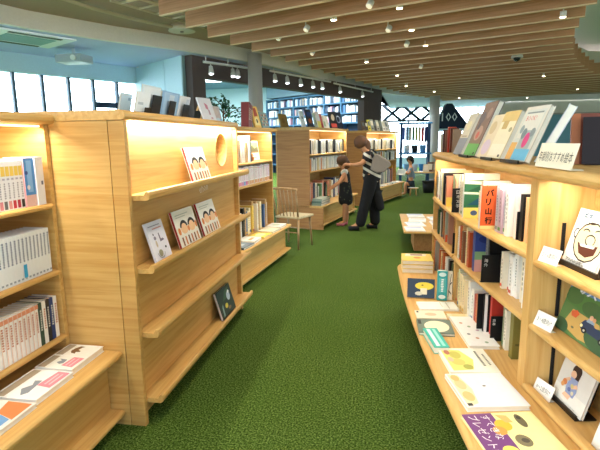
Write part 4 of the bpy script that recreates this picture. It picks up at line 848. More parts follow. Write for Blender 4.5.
baystand(1.91, 0.393, 0.20, 'black low book stand holding the cover with the seated girl', y=0.075)
bayface(1.915, 0.076, 0.400, 0.195, 0.20, '#d8d4cc', 'beige picture book with a seated dark-haired girl on its cover in the bottom bay', GIRL)
bayface(1.60, 0.035, 0.393, 0.20, 0.20, '#e8e6da', 'pale picture book with a red dot, cut by the right edge in the bottom bay', [('e', .25, .55, .1, .1, '#d8503c'), ('e', .4, .3, .05, .06, '#e0c84a')])
def card(Y, y, z, W, H, body, label, tilt=22, yaw=12, sz=0.36):
    e = empty('shelf_card', FRF(Y).at(0, y, z+0.001) @ RZ(yaw), label, 'label card', 'age label cards')
    mb = MB(); T = RX(-tilt); m = paint('#f4f1e8', 0.5); mb.box(0, W, 0, 0.0016, 0, H, m, T)
    draw(mb, [('t', body, .12, .5-sz/2, sz, '#5c564c', 0, .76)], W, H, lambda u, v, k: T @ Vector((u, -0.00025*k, v))); mb.build('card', e)
    mb = MB(); mb.box(0, W, 0.002, 0.024, 0, 0.0012, m); mb.build('card_foot', e)
card(1.955, -0.002, 0.95, 0.10, 0.062, '5・6歳向け', 'white age card on the upper bay shelf beside the laughing face book')
card(1.955, -0.002, 0.685, 0.10, 0.062, '3・4歳向け', 'white age card on the middle bay shelf beside the car book')
card(1.955, 0.016, 0.393, 0.10, 0.062, '0〜2歳向け', 'white age card in the bottom bay beside the girl book')
e = empty('topic_sign', FRF(1.93).at(0.0, -0.055, 1.323) @ RZ(-4), 'cream sign reading 年齢別おすすめ絵本 on the island top', 'sign')
mb = MB(); T = RX(-14); m = paint('#ece2c8', 0.5); mb.box(0, 0.27, 0, 0.002, 0, 0.088, m, T)
draw(mb, [('t', '年齢別おすすめ絵本', .05, .27, .46, '#3c342a', 0, .90)], 0.27, 0.08, lambda u, v, k: T @ Vector((u, -0.0003*k, v))); mb.build('sign_face', e)
mb = MB(); mb.box(0, 0.27, 0, 0.04, 0, 0.002, m); mb.build('sign_foot', e)

# books displayed along the island's top
ZT = 1.322
def top(Y, y, W, H, col, label, art, tilt=22, yaw=0, T=0.02, sp=None):
    return face_out(Fr(t_(Y), Y, math.degrees(atan2(-1, -0.08*(Y-4)))), 0, y, ZT, W, T, H, col, label, 'books on the island top', front=art, tilt=tilt, yaw=yaw, spinecol=sp)
for k, (Y, c, nm, H) in enumerate([(3.99, '#d8d4c4', 'white', .14), (3.95, '#54302a', 'dark brown', .17), (3.91, '#7a5a48', 'brown', .16), (3.87, '#a83c2c', 'brick red', .19), (3.83, '#5c3428', 'maroon', .18), (3.79, '#8c7a68', 'taupe', .17)]):
    spine_out(FRF(Y), 0, 0.03 + 0.012*k, ZT, 0.06, 0.035, H, c, '%s upright book, %s from the left on the island top' % (nm, ordn(k)), 'small upright books on the far island top', lean=5)
top(3.28, 0.045, 0.22, 0.27, '#d8cfb8', 'white picture book with a grey foot, first of the leaning covers on the island top', [('r', 0, 0, 1, .4, '#8f9298'), ('e', .5, .7, .25, .12, '#e8ddb8'), ('r', .2, .42, .8, .46, '#b8a88c')], sp='#2c2420')
top(2.97, 0.040, 0.235, 0.315, '#5c4a44', 'tall dark painted picture book with a green foot on the island top', [('r', 0, 0, 1, 1, '#8a7264'), ('r', 0, 0, 1, .22, '#6fae5c'), ('e', .5, .42, .28, .14, '#b89a88'), ('e', .5, .38, .12, .07, '#c86a5c'), ('e', .3, .7, .2, .12, '#6f6668'), ('e', .72, .78, .16, .1, '#a88c7c'), ('e', .3, .55, .12, .07, '#5f5c60'), ('r', .8, .02, .9, .06, '#2a2622')], sp='#221c1a', T=0.03)
top(2.70, 0.040, 0.15, 0.235, '#dcc8a8', 'narrow beige picture book with lilac mist on the island top', [('r', 0, 0, 1, 1, '#e0cfae'), ('e', .5, .25, .4, .18, '#d4c0cc'), ('e', .4, .7, .3, .15, '#cdb68c')], T=0.014)
top(2.54, 0.038, 0.19, 0.238, '#e2cf9c', 'cream picture book with a golden top and wooden-brown edge on the island top', [('r', 0, 0, 1, 1, '#eadfbe'), ('r', 0, .78, 1, 1, '#d9bb78'), ('r', .2, .62, .55, .8, '#c8a86a'), ('r', .05, .05, .95, .3, '#f0e6cc'), ('r', .78, .03, .9, .08, '#2c2a26'), ('e', .85, .6, .1, .05, '#a8a078')], T=0.028, sp='#a8743c')
ABC = [('r', 0, 0, 1, 1, '#d9d2c0'), ('r', .08, .08, .92, .94, '#cfd0c4'), ('r', .13, .42, .87, .88, '#ddd8c8'), ('t', 'BOOK?', .2, .74, .09, '#d0604c'), ('r', .15, .87, .85, .9, '#8a9088'), ('p', [(.02,.02),(.3,.02),(.3,.34),(.02,.34)], '#e0aa60'), ('r', .3, .02, .98, .22, '#6fb4d0'), ('r', .34, .22, .88, .56, '#a8b0a8'), ('e', .62, .38, .12, .14, '#d0487c'), ('e', .42, .5, .1, .1, '#7f8c8c'), ('e', .78, .52, .1, .08, '#8c9490'), ('e', .25, .58, .08, .08, '#94a09c')]
top(2.28, 0.030, 0.215, 0.245, '#d2c8b2', 'grey and cream picture book behind the sign on the island top', ABC, T=0.022)
top(2.05, 0.065, 0.10, 0.240, '#cfd0d4', 'pale grey book seen nearly edge-on behind the right end of the sign', [('r', .1, .1, .9, .9, '#d8d8da')], T=0.03, yaw=-28, tilt=26)
topd = Fr(0.735, 2.03, -6)
book(topd.at(0, 0.02, ZT+0.001) @ RX(-10), 0.16, 0.016, 0.20, '#8c4a38', 'red-brown picture book behind a dark stand at the right end of the island top', 'books on the island top', name='picture_book', front=[('r', 0, 0, .2, 1, '#c07850'), ('r', .8, 0, 1, 1, '#6a2c2a'), ('r', .8, 0, 1, .5, '#c8a83c')])
stand(topd, 0.085, -0.002, ZT+0.001, 0.10, 0.185, 'dark stand before the red-brown book at the right end of the island top', 'book stands on the island top', yaw=0, tilt=10, col='#221214')
for Y, y, w, nm in ((2.98, 0.022, 0.20, 'tall dark painted book'), (2.55, 0.020, 0.16, 'golden-topped cream book'), (2.27, 0.014, 0.19, 'grey and cream book by the sign')):
    e = empty('book_stand', Fr(t_(Y), Y, math.degrees(atan2(-1, -0.08*(Y-4)))).at(0.01, y, ZT+0.001), 'low black book stand under the ' + nm, 'book stand', 'low black stands on the island top')
    mb = MB(); mb.box(0, w, -.010, -.004, 0, .014, paint('#1a1718', .3)); mb.build('front_lip', e)
    mb = MB(); mb.box(0, w, -.004, .012, 0, .002, paint('#1a1718', .3)); mb.build('base', e)

# ------------------------------------------------------------------ chair at the end of bookcase C
CW = wood('z', '#b99a72', '#97774f', 0.5, 'beech')
fr = Fr(-1.17, 6.27, -20)   # chair faces local +y, its back is at -y
e = empty('spindle_chair', fr.at(0, 0, 0), 'light wooden spindle-back chair standing at the far end of the paperback bookcase', 'chair')
mb = MB(); prof = [(-.18, -.17), (-.20, .02), (-.215, .19), (.215, .19), (.20, .02), (.18, -.17)]
mb.prism([(x, y) for x, y in prof], lambda t, a, b: (a, b, t), [0.405, 0.435], wood('x', '#d9cba8', '#bfa880', 0.5, 'pale')); mb.build('seat', e, bevel=0.008)
for sx in (-1, 1):
    mb = MB(); mb.tube([(sx*.16, -.14, .405), (sx*.185, -.19, .0)], .017, CW, 10, .012); mb.build('leg', e)
    mb = MB(); mb.tube([(sx*.17, .15, .405), (sx*.19, .18, .0)], .017, CW, 10, .012); mb.build('leg', e)
    mb = MB(); mb.tube([(sx*.165, -.155, .43), (sx*.175, -.20, .62), (sx*.185, -.245, .80)], .013, CW, 10, .011); mb.build('back_post', e)
for k in range(5):
    x = -.105 + .0525*k
    mb = MB(); mb.tube([(x, -.158, .43), (x*1.06, -.20, .62), (x*1.12, -.242, .79)], .007, CW, 8); mb.build('spindle', e)
mb = MB(); mb.tube([(-.205, -.246, .80), (-.1, -.262, .812), (0, -.266, .815), (.1, -.262, .812), (.205, -.246, .80)], .017, CW, 10); mb.build('top_rail', e)
for y in (-.165, .165):
    mb = MB(); mb.tube([(-.172, y, .22), (.172, y, .22)], .008, CW, 8)
    mb.build('stretcher', e)

# ------------------------------------------------------------------ people
def skin(name, parent, pts, edges, mat, sub=2, root=0):
    me = bpy.data.meshes.new(name); me.from_pydata([p[:3] for p in pts], edges, []); me.materials.append(mat)
    o = bpy.data.objects.new(name, me); COL.objects.link(o); o.parent = parent
    m = o.modifiers.new('skin', 'SKIN'); m.use_smooth_shade = True
    if not me.skin_vertices: 
        pass
    for i, p in enumerate(pts):
        sv = me.skin_vertices[0].data[i]; r = p[3]; sv.radius = (r, r) if not isinstance(r, tuple) else r; sv.use_root = (i == root)
    s = o.modifiers.new('smooth', 'SUBSURF'); s.levels = sub; s.render_levels = sub
    return o
def hand(pts, edges, wrist, d, side, s=1.0):
    """palm, four fingers of unequal length and a thumb off the palm's side"""
    d = Vector(d).normalized(); side = Vector(side).normalized(); nrm = d.cross(side); W = Vector(pts[wrist][:3])
    pts.append((*(W + d*.045*s), .026*s)); palm = len(pts)-1; edges.append((wrist, palm))
    for k, (off, ln) in enumerate(((-.027, .062), (-.009, .074), (.009, .070), (.027, .054))):
        a = W + d*.085*s + side*off*s; b = a + (d*.6 + nrm*.25).normalized()*ln*.55*s; c = b + (d*.4 + nrm*.8).normalized()*ln*.45*s
        i0 = len(pts); pts += [(*a, .0095*s), (*b, .0085*s), (*c, .0075*s)]; edges += [(palm, i0), (i0, i0+1), (i0+1, i0+2)]
    a = W + d*.03*s - side*.04*s; b = a + (d*.8 - side*.4).normalized()*.045*s
    i0 = len(pts); pts += [(*a, .011*s), (*b, .009*s)]; edges += [(palm, i0), (i0, i0+1)]
SKIN = paint('#c98f68', 0.6); HAIRB = paint('#4a3424', 0.6)
def head_bits(parent, c, r, fwd, hair, long=0.0, hairname='hair'):
    """face and hair on a head of radius r looking along fwd"""
    f = Vector(fwd).normalized(); s = f.cross(Vector((0, 0, 1))).normalized(); u = s.cross(f); c = Vector(c)
    mb = MB()
    for k in (-1, 1): mb.ball(c + f*r*.88 + s*k*r*.36 + u*r*.02, r*.10, paint('#221a16', 0.3), seg=8)
    mb.build('eyes', parent)
    mb = MB()
    T = Matrix.Translation(c - f*r*.16 + u*r*.16)
    R = Matrix((s, f, u)).transposed().to_4x4()
    k = mb.mi(hair)
    g = bmesh.ops.create_uvsphere(mb.bm, u_segments=20, v_segments=14, radius=1.0, matrix=T @ R @ Matrix.Diagonal((r*1.04, r*1.10, r*1.06, 1)))
    for fc_ in mb.bm.faces: fc_.material_index = k; fc_.smooth = True
    if long: mb.ball(c - f*r*.55 - u*r*(.6+long*.5), r*.8, hair, 1.0, .6, 1.0+long)
    mb.build(hairname, parent)

P0 = (-0.25, 7.58, 0)
pe = empty('person', P0, 'woman in striped top and wide black trousers bending towards the shelf with a grey bag', 'person')
pts = [(.10, 0, .84, .115), (.09, 0, .98, .10), (.06, 0, 1.12, .115), (.015, 0, 1.235, .055), (-.03, 0, 1.285, .048), (-.075, 0, 1.345, .088), (-.11, 0, 1.40, .080),
       (.05, -.155, 1.19, .05), (-.05, -.235, 1.06, .038), (-.20, -.20, 1.04, .028),
       (.05, .155, 1.19, .05), (-.07, .20, 1.03, .038), (-.22, .12, 1.02, .028),
       (.09, -.09, .80, .09), (.01, -.10, .44, .06), (-.11, -.12, .09, .04), (-.23, -.135, .035, .035),
       (.11, .09, .80, .09), (.13, .09, .44, .06), (.17, .07, .09, .04), (.05, .09, .035, .035), (-.155, 0, 1.335, .028)]
ed = [(0,1),(1,2),(2,3),(3,4),(4,5),(5,6),(2,7),(7,8),(8,9),(2,10),(10,11),(11,12),(0,13),(13,14),(14,15),(15,16),(0,17),(17,18),(18,19),(19,20),(5,21)]
hand(pts, ed, 9, (-1, .1, .25), (0, 1, .2)); hand(pts, ed, 12, (-1, -.1, .1), (0, 1, -.2))
skin('body', pe, pts, ed, SKIN)
head_bits(pe, (-.085, 0, 1.365), .098, (-.85, -.1, -.45), paint('#6b4a34', 0.6), .6)
skin('striped_top', pe, [(.11, 0, .73, .165), (.10, 0, .90, .155), (.085, 0, 1.02, .132), (.06, 0, 1.13, .135), (.02, 0, 1.225, .085), (.05, -.15, 1.185, .068), (-.02, -.215, 1.09, .055), (.05, .15, 1.185, .068), (-.03, .19, 1.08, .055)], [(0,1),(1,2),(2,3),(3,4),(3,5),(5,6),(3,7),(7,8)], stripes_mat())
skin('trousers', pe, [(.095, 0, .98, .12), (.08, -.08, .74, .115), (.01, -.10, .44, .095), (-.08, -.115, .05, .085), (.12, .08, .74, .115), (.14, .09, .44, .095), (.17, .075, .05, .085), (.20, -.01, .52, .085), (.25, -.03, .30, .075)], [(0,1),(1,2),(2,3),(0,4),(4,5),(5,6),(4,7),(7,8)], paint('#121114', 0.85))
for a, b in (((-.08, -.12, .05), (-.25, -.14, .035)), ((.20, .075, .05), (.03, .09, .035))):
    mb = MB(); mb.tube([a, ((a[0]+b[0])/2, (a[1]+b[1])/2, .05), b], .05, paint('#171518', 0.5), 12, .034); mb.build('shoe', pe)
e = empty('shoulder_bag', (P0[0]+.235, P0[1]-.25, 1.06), 'taupe grey shoulder bag hanging from the striped woman\'s shoulder', 'bag')
mb = MB(); bm_p = [(-.15, -.08), (-.12, .08), (-.06, .16), (.14, .03), (.16, -.02), (.06, -.12), (-.06, -.13)]
mb.prism(bm_p, lambda t, a, b: (a, t, b), [-.05, -.035, .035, .05], paint('#8a8078', 0.7)); mb.build('pouch', e, bevel=0.015)
mb = MB(); mb.tube([(-.11, -.0, .09), (-.16, .03, .18), (-.165, .09, .205), (-.12, .05, .21), (-.05, 0, .15)], .014, paint('#1d1b1c', 0.6), 8); mb.build('strap', e)

P1 = (-0.60, 7.90, 0)
pc = empty('person', P1, 'girl in a dark flowered dress with pink shoes reaching to the ledge beside the woman', 'person')
pts = [(.02, 0, .56, .08), (.01, 0, .70, .078), (0, 0, .84, .075), (-.01, 0, .925, .042), (-.025, 0, .965, .040), (-.04, 0, 1.05, .082), (-.05, 0, 1.10, .075),
       (0, -.10, .86, .036), (-.08, -.15, .73, .026), (-.19, -.11, .645, .02), (0, .10, .86, .036), (-.08, .13, .74, .026), (-.2, .07, .66, .02),
       (.02, -.06, .50, .062), (.01, -.06, .29, .042), (.0, -.06, .07, .027), (-.10, -.065, .03, .026), (.02, .06, .50, .062), (.03, .06, .29, .042), (.04, .06, .07, .027), (-.07, .065, .03, .026), (-.115, 0, 1.04, .02)]
ed = [(0,1),(1,2),(2,3),(3,4),(4,5),(5,6),(2,7),(7,8),(8,9),(2,10),(10,11),(11,12),(0,13),(13,14),(14,15),(15,16),(0,17),(17,18),(18,19),(19,20),(5,21)]
hand(pts, ed, 9, (-1, .2, -.5), (0, 1, 0), .7); hand(pts, ed, 12, (-1, 0, -.4), (0, 1, 0), .7)
skin('body', pc, pts, ed, SKIN)
head_bits(pc, (-.045, 0, 1.07), .09, (-.9, .1, -.35), paint('#5a3f2c', 0.6), .2)
def dress():
    m, N, L, b = _new('flowered_dress')
    tc = N.new('ShaderNodeTexCoord'); v = N.new('ShaderNodeTexVoronoi'); v.inputs['Scale'].default_value = 26
    cr = N.new('ShaderNodeValToRGB'); e = cr.color_ramp.elements; e[0].color = lin('#8a9a6c'); e[0].position = 0.12; e[1].position = 0.2; e[1].color = lin('#141416')
    L.new(tc.outputs['Object'], v.inputs['Vector']); L.new(v.outputs['Distance'], cr.inputs[0]); L.new(cr.outputs[0], b.inputs['Base Color']); b.inputs['Roughness'].default_value = 0.9
    return m
DR = dress()
skin('dress', pc, [(-.005, 0, .93, .085), (0, 0, .84, .097), (.01, 0, .70, .10), (.02, 0, .52, .125), (.02, 0, .32, .15)], [(0,1),(1,2),(2,3),(3,4)], DR)
skin('collar', pc, [(0, -.09, .885, .056), (-.005, 0, .915, .066), (0, .09, .885, .056)], [(0,1),(1,2)], paint('#e6e4dc', 0.8), root=1)
for s, xx in ((-1, 0), (1, .04)):
    mb = MB(); mb.tube([(xx+.01, s*.06, .032), (xx-.06, s*.062, .034), (xx-.125, s*.065, .028)], .033, paint('#d87c8c', 0.5), 12, .024); mb.build('shoe', pc)

P2 = (0.74, 12.42, 0)
pk = empty('person', P2, 'small dark-haired child in grey-blue reading at the far end of the last left ledge', 'person')
pts = [(.02, 0, .36, .085), (.0, 0, .52, .08), (0, 0, .68, .075), (-.01, 0, .76, .04), (-.02, 0, .80, .04), (-.03, -.01, .89, .08), (-.04, -.01, .94, .072),
       (0, -.10, .68, .036), (-.06, -.17, .56, .027), (-.16, -.20, .58, .02), (0, .10, .68, .036), (-.10, .10, .56, .027), (-.2, -.04, .58, .02),
       (.0, -.07, .30, .06), (-.13, -.08, .30, .05), (-.13, -.08, .06, .03), (-.2, -.08, .03, .026), (.0, .07, .30, .06), (-.13, .08, .30, .05), (-.13, .08, .06, .03), (-.2, .08, .03, .026), (-.06, -.085, .88, .02)]
ed = [(0,1),(1,2),(2,3),(3,4),(4,5),(5,6),(2,7),(7,8),(8,9),(2,10),(10,11),(11,12),(0,13),(13,14),(14,15),(15,16),(0,17),(17,18),(18,19),(19,20),(5,21)]
hand(pts, ed, 9, (-1, .2, .2), (0, 0, 1), .6); hand(pts, ed, 12, (-1, 0, .2), (0, 0, 1), .6)
skin('body', pk, pts, ed, SKIN)
head_bits(pk, (-.035, -.01, .905), .088, (-.6, -.75, -.3), paint('#1f1714', 0.6), .1)
skin('shirt', pk, [(.02, 0, .38, .11), (.0, 0, .55, .10), (0, 0, .70, .095), (0, -.10, .68, .05), (-.03, -.14, .61, .042), (0, .10, .68, .05), (-.05, .10, .61, .042)], [(0,1),(1,2),(2,3),(3,4),(2,5),(5,6)], paint('#8094a4', 0.9))
skin('shorts', pk, [(.02, 0, .36, .10), (.0, -.07, .31, .072), (-.10, -.08, .31, .066), (.0, .07, .31, .072), (-.10, .08, .31, .066)], [(0,1),(1,2),(0,3),(3,4)], paint('#3a4656', 0.9))
e = empty('stool', (P2[0]+.07, P2[1], 0), 'low wooden stool under the reading child', 'stool')
mb = MB(); mb.tube([(0, 0, .175), (0, 0, .200)], .13, WX, 20); mb.build('seat', e)
for k in range(4):
    mb = MB(); a = pi/4 + k*pi/2; mb.tube([(.09*cos(a), .09*sin(a), .175), (.11*cos(a), .11*sin(a), 0)], .014, WZ, 8); mb.build('leg', e)
Fk = Fr(P2[0]-0.37, P2[1]-0.235, -20)
book(Fk.at(0, 0, 0.545) @ RX(-35), 0.22, 0.014, 0.17, '#c9ccc6', 'pale grey picture book held open by the reading child', back=[], front=[('r', .1, .2, .9, .8, '#98a4a8')])
spine_out(FE, 2.00, 0.30, 0.385, 0.16, 0.05, 0.40, '#e8b42c', 'tall bright yellow book at the far end of the last left ledge, beside the child')

# ------------------------------------------------------------------ tables behind the island
e = empty('display_plinth', (0.66, 6.4, 0), 'low wooden plinth table with white magazines, behind the far end of the island', 'table')
mb = MB(); mb.box(-.23, .25, -.25, .35, 0, .262, BRW); mb.build('pedestal', e, bevel=0.004)
mb = MB(); mb.box(-.37, .45, -.45, 1.05, .263, .285, WX); mb.build('table_top', e, bevel=0.004)
for k, (x, y, a) in enumerate([(-.34, -.42, 4), (-.02, -.36, -6), (-.30, -.08, 8), (.02, .02, 3), (-.28, .28, -5), (.04, .42, 6), (-.26, .66, 2)]):
    flat(Fr(0.66+x, 6.4+y, a), 0, 0, .285, .24, .012, .3, ['#f2efe8', '#f4f1ea', '#eef0f2'][k % 3], 'white magazine, %s from the near edge on the low plinth behind the island' % ordn(k), 'white magazines on the plinth', front=[('r', .1, .55, .9, .9, ['#c9cbe0', '#e0d8d0', '#c8d4dc'][k % 3]), ('r', .15, .15, .6, .2, '#9a9aa0')])
e = empty('side_table', (1.06, 13.1, 0), 'pale table with black legs holding small books, beyond the island', 'table')
mb = MB(); mb.box(-.42, .55, -.3, .3, .535, .56, WX); mb.build('table_top', e, bevel=0.004)
for sx, sy in ((-.34, -.24), (.48, -.24), (-.34, .24), (.48, .24)):
    mb = MB(); mb.box(sx-.03, sx+.03, sy-.03, sy+.03, 0, .534, paint('#1c1a1b', .6)); mb.build('leg', e)
for k, (x, c, nm, h) in enumerate([(.12, '#d8cdb4', 'cream', .2), (.22, '#6a4a38', 'brown', .26), (.34, '#b99a78', 'tan', .27), (.46, '#7f6a5c', 'taupe', .22)]):
    face_out(Fr(1.06+x-.1, 13.05, 0), 0, 0, .56, .16, .02, h, c, '%s book standing on the black-legged table' % nm, 'books on the black-legged table', tilt=18, yaw=-20, front=[('r', .15, .2, .85, .8, '#e0d8c8')])
flat(Fr(0.72, 12.88, 0), 0, 0, .56, .25, .02, .2, '#efe9da', 'cream picture book lying at the left end of the black-legged table', front=[('r', .1, .1, .9, .9, '#e6d8b0')])
e = empty('waste_basket', (1.25, 13.1, 0), 'black round basket under the black-legged table', 'basket')
mb = MB(); mb.tube([(0, 0, 0), (0, 0, .30)], .13, paint('#1a1a1c', .7), 18, .17); mb.build('bucket', e)
mb = MB(); mb.tube([(.17*cos(2*pi*i/18), .17*sin(2*pi*i/18), .302) for i in range(19)], .010, paint('#2a2a2c', .6), 6); mb.build('rim', e)

# blue framed rack with goods, and the dark gabled stand
BLU = paint('#3f7fb4', 0.5); NV = paint('#1f3f66', 0.5)
e = empty('clothing_rack', (1.02, 15.6, 0), 'blue framed rack hung with clothes beyond the black-legged table', 'rack')
for x in (-.42, .42):
    for y in (-.2, .2):
        mb = MB(); mb.box(x-.035, x+.035, y-.035, y+.035, 0, 1.92, NV); mb.build('post', e)
for z, y in ((1.88, 0), (0.95, 0), (0.35, 0)):
    mb = MB(); mb.box(-.5, .5, -.26, .26, z, z+.05, BLU); mb.build('shelf_board', e)
for k, c in enumerate(['#3a559a', '#7fa4c8', '#e8e2d0', '#4a7a62', '#94a45c', '#dccca0', '#c84444', '#34407a']):
    g = empty('garment', (1.02-.34+.096*k, 15.6, 1.79), '%s garment, %s from the left on the blue rack' % (['navy', 'grey-blue', 'cream', 'dark green', 'olive', 'beige', 'red', 'dark navy'][k], ordn(k)), 'clothes', 'clothes on the blue rack')
    mb = MB(); mb.prism([(-.16, -.02), (-.10, 0.0), (.10, 0.0), (.16, -.02), (.14, -.40-.012*k), (-.14, -.40)], lambda t, a, b: (t, a, b), [-.032, -.012, .012, .032], paint(c, .9)); mb.build('cloth', g, bevel=0.01)
    mb = MB(); mb.tube([(0, 0, 0), (0, 0, .05), (.02, .0, .078), (0, 0, .085)], .005, paint('#b8b8b8', .3), 6); mb.build('hanger_hook', g)
for k, (x, z, c, nm) in enumerate([(-.25, 1.001, '#e8ecee', 'white'), (0, 1.001, '#22282f', 'black'), (.25, 1.001, '#5a9ad0', 'blue'), (-.25, .401, '#8fc0e0', 'pale blue'), (.0, .401, '#e0e6ea', 'white'), (.25, .401, '#3f8ac8', 'bright blue')]):
    g = empty('storage_basket', (1.02+x, 15.54, z), '%s soft basket on the %s board of the blue rack, %s' % (nm, 'middle' if z > .5 else 'lowest', ['left', 'centre', 'right'][k % 3]), 'basket', 'baskets in the blue rack')
    mb = MB(); mb.tube([(0, 0, .001), (0, 0, .12), (0, 0, .22)], .085, paint(c, .8), 14, .105); hd_ = mb.build('basket_body', g)
    mb = MB(); mb.tube([(.105*cos(2*pi*i/14), .105*sin(2*pi*i/14), .222) for i in range(15)], .012, paint(c, .8), 6); mb.build('basket_rim', hd_)
e = empty('market_stand', (2.7, 20.0, 0), 'dark blue gabled stand with a white 100 sign behind the right column', 'stand')
mb = MB(); mb.prism([(-.75, 1.72), (-.25, 2.75), (-.05, 2.75), (.75, 1.72)], lambda t, a, b: (a, t, b), [-.4, .4], paint('#17293f', .6)); mb.build('gable_roof', e)
for x in (-.7, .7):
    mb = MB(); mb.box(x-.04, x+.04, -.35, -.27, 0, 1.74, NV); mb.build('post', e)
    mb = MB(); mb.box(x-.04, x+.04, .27, .35, 0, 1.74, NV); mb.build('post', e)
mb = MB(); draw(mb, [('t', '100', 0, 0, 1, '#f4f8fa')], .8, .32, lambda u, v, k: Vector((-.42+u, -.402, 2.08+v))); mb.build('lettering', e)
mb = MB(); mb.box(-.7, .7, -.38, .38, .8, .9, BLU); mb.build('counter', e)
mb = MB(); mb.box(-.7, .7, -.41, -.33, 1.70, 1.80, paint('#bfe0ee', .5)); mb.build('fascia', e)

# plant in the window corner, standing on the floor
e = empty('potted_tree', (-2.36, 7.0, 0), 'leafy green indoor tree rising behind the left bookcases', 'plant')
mb = MB(); mb.tube([(0, 0, 0), (0, 0, .36)], .15, paint('#d8d4cc', .6), 20, .19); mb.build('pot', e)
mb = MB(); mb.tube([(0, 0, .30), (.02, 0, .9), (-.02, .02, 1.4), (.02, 0, 1.95)], .022, paint('#6a5240', .8), 8, .008)
rr = random.Random(5); tips = []
for k in range(16):
    z = 1.35 + .75*rr.random(); a = rr.uniform(0, 2*pi); L_ = rr.uniform(.12, .34)*(1.15 - abs(z-1.8)); t = (L_*cos(a), L_*sin(a), z + rr.uniform(-.05, .16)); tips.append(t)
    mb.tube([(0, 0, z-.12), (t[0]*.5, t[1]*.5, z), t], .008, paint('#6a5240', .8), 5, .003)
mb.build('trunk', e)
mb = MB(); GRN = [paint(c, .5) for c in ('#1f4f34', '#2f6a44', '#173c2c', '#3f7f54')]
for k in range(330):
    t = rr.choice(tips); p = Vector(t) * rr.uniform(.75, 1.02) if False else Vector((t[0]*rr.uniform(.5, 1.1), t[1]*rr.uniform(.5, 1.1), t[2] + rr.uniform(-.12, .08)))
    d = Vector((rr.uniform(-1, 1), rr.uniform(-1, 1), rr.uniform(-.9, .3))).normalized(); s = d.cross(Vector((rr.random(), rr.random(), 1))).normalized()
    L_ = rr.uniform(.05, .085); w = L_*.30; n_ = d.cross(s)*L_*.08
    mb.face([p, p + d*L_*.45 + s*w + n_, p + d*L_], rr.choice(GRN)); mb.face([p, p + d*L_, p + d*L_*.45 - s*w + n_], GRN[k % 4])
o = mb.build('foliage', e); o['kind'] = 'stuff'

# back room bookcases beyond the portal
BC = Fr(-5.0, 20.75, -38.8)
e = empty('bookcase', BC.at(0, 0, 0), 'tall blue-grey wall bookcase in the back room beyond the dark portal', 'bookcase')
BG = paint('#456f8c', .6); Lb = 5.35
part('back_panel', e, [(0, Lb, .30, .33, 0, 3.2, paint('#22344a', .7))], 0)
part('header_panel', e, [(0, Lb, .02, .33, 3.2, 3.72, paint('#7d97a6', .6))], 0)
for z in (0.4, .85, 1.3, 1.7, 2.05, 2.40, 2.78, 3.15):
    part('shelf', e, [(0, Lb, 0, .30, z-.05, z, BG)], 0)
for k in range(7):
    part('upright', e, [(Lb*k/6-.03, Lb*k/6+.03, .005, .30, 0, 3.15, BG)], 0)
BPAL = [('white', '#e8eef2')]*3 + [('slate', '#3a4a5e')]*2 + [('white', '#eef2f4'), ('pale blue', '#b8d0e0'), ('blue', '#4a7aa8'), ('rose', '#b88a9a'), ('navy', '#26324e'), ('white', '#f4f4f2'), ('sand', '#c8b49c'), ('grey', '#9aa4ac')]
for z in (2.05, 2.40, 2.78):
    for k in range(6):
        rest_row(BC, Lb*k/6+.04, Lb*(k+1)/6-.04 - (.12 if (k+int(z*10)) % 3 == 0 else 0), z, BPAL, (.04, .09), (.2, .29), (.16, .2), (.05, .06), int(z*100)+k)
tag(REST.build('distant_books'), 'distant rows of upright books filling the farther left bookcases and the blue back-room shelves', 'books', None, 'stuff')

# ------------------------------------------------------------------ ceiling fittings
WT = paint('#e4e2dc', .4)
def track(P, Q, z, lab):
    P = Vector((*P, z)); Q = Vector((*Q, z)); d = Q-P; e = empty('track_rail', P, lab, 'track light', None)
    mb = MB(); mb.tube([(0, 0, 0), d/2, d], .022, WT, 6); mb.build('rail', e)
    for t in (.05, .5, .95):
        mb = MB(); mb.tube([d*t + Vector((0, 0, .02)), d*t + Vector((0, 0, 2.86-z))], .008, WT, 6); mb.build('hanger', e)
track((-3.0, 8.0), (-2.43, 8.9), 2.75, 'white track rail left of the white column in front of the dark portal')
track((-2.15, 9.3), (-1.20, 11.4), 2.75, 'white track rail right of the white column')
track((-1.15, 11.7), (-0.28, 14.1), 2.75, 'farthest white track rail by the dark portal edge')
def tspot(x, y, z0, lab, big=1.0):
    e = empty('track_spotlight', (x, y, z0), lab, 'spotlight')
    mb = MB(); mb.tube([(0, 0, 0), (0, 0, -.05)], .010, WT, 6); mb.build('stem', e)
    mb = MB(); mb.tube([(0, 0, -.045), (.01, -.02, -.10), (.02, -.04, -.17)], .03*big, WT, 12, .042*big); hd_ = mb.build('lamp_head', e)
    mb = MB(); mb.tube([(.02, -.0405, -.1705), (.021, -.042, -.174)], .036*big, glow('#eef6ff', 3.0), 12); mb.build('lamp_lens', hd_)
for k, (x, y) in enumerate([(-2.92, 8.13), (-2.66, 8.54), (-2.60, 8.63), (-2.09, 9.43), (-1.92, 9.81), (-1.72, 10.25), (-1.52, 10.69), (-1.36, 11.04), (-1.04, 12.0), (-0.55, 13.35)]):
    tspot(x, y, 2.735, 'white track spotlight, %s from the left along the dark portal' % ordn(k), 1.1)

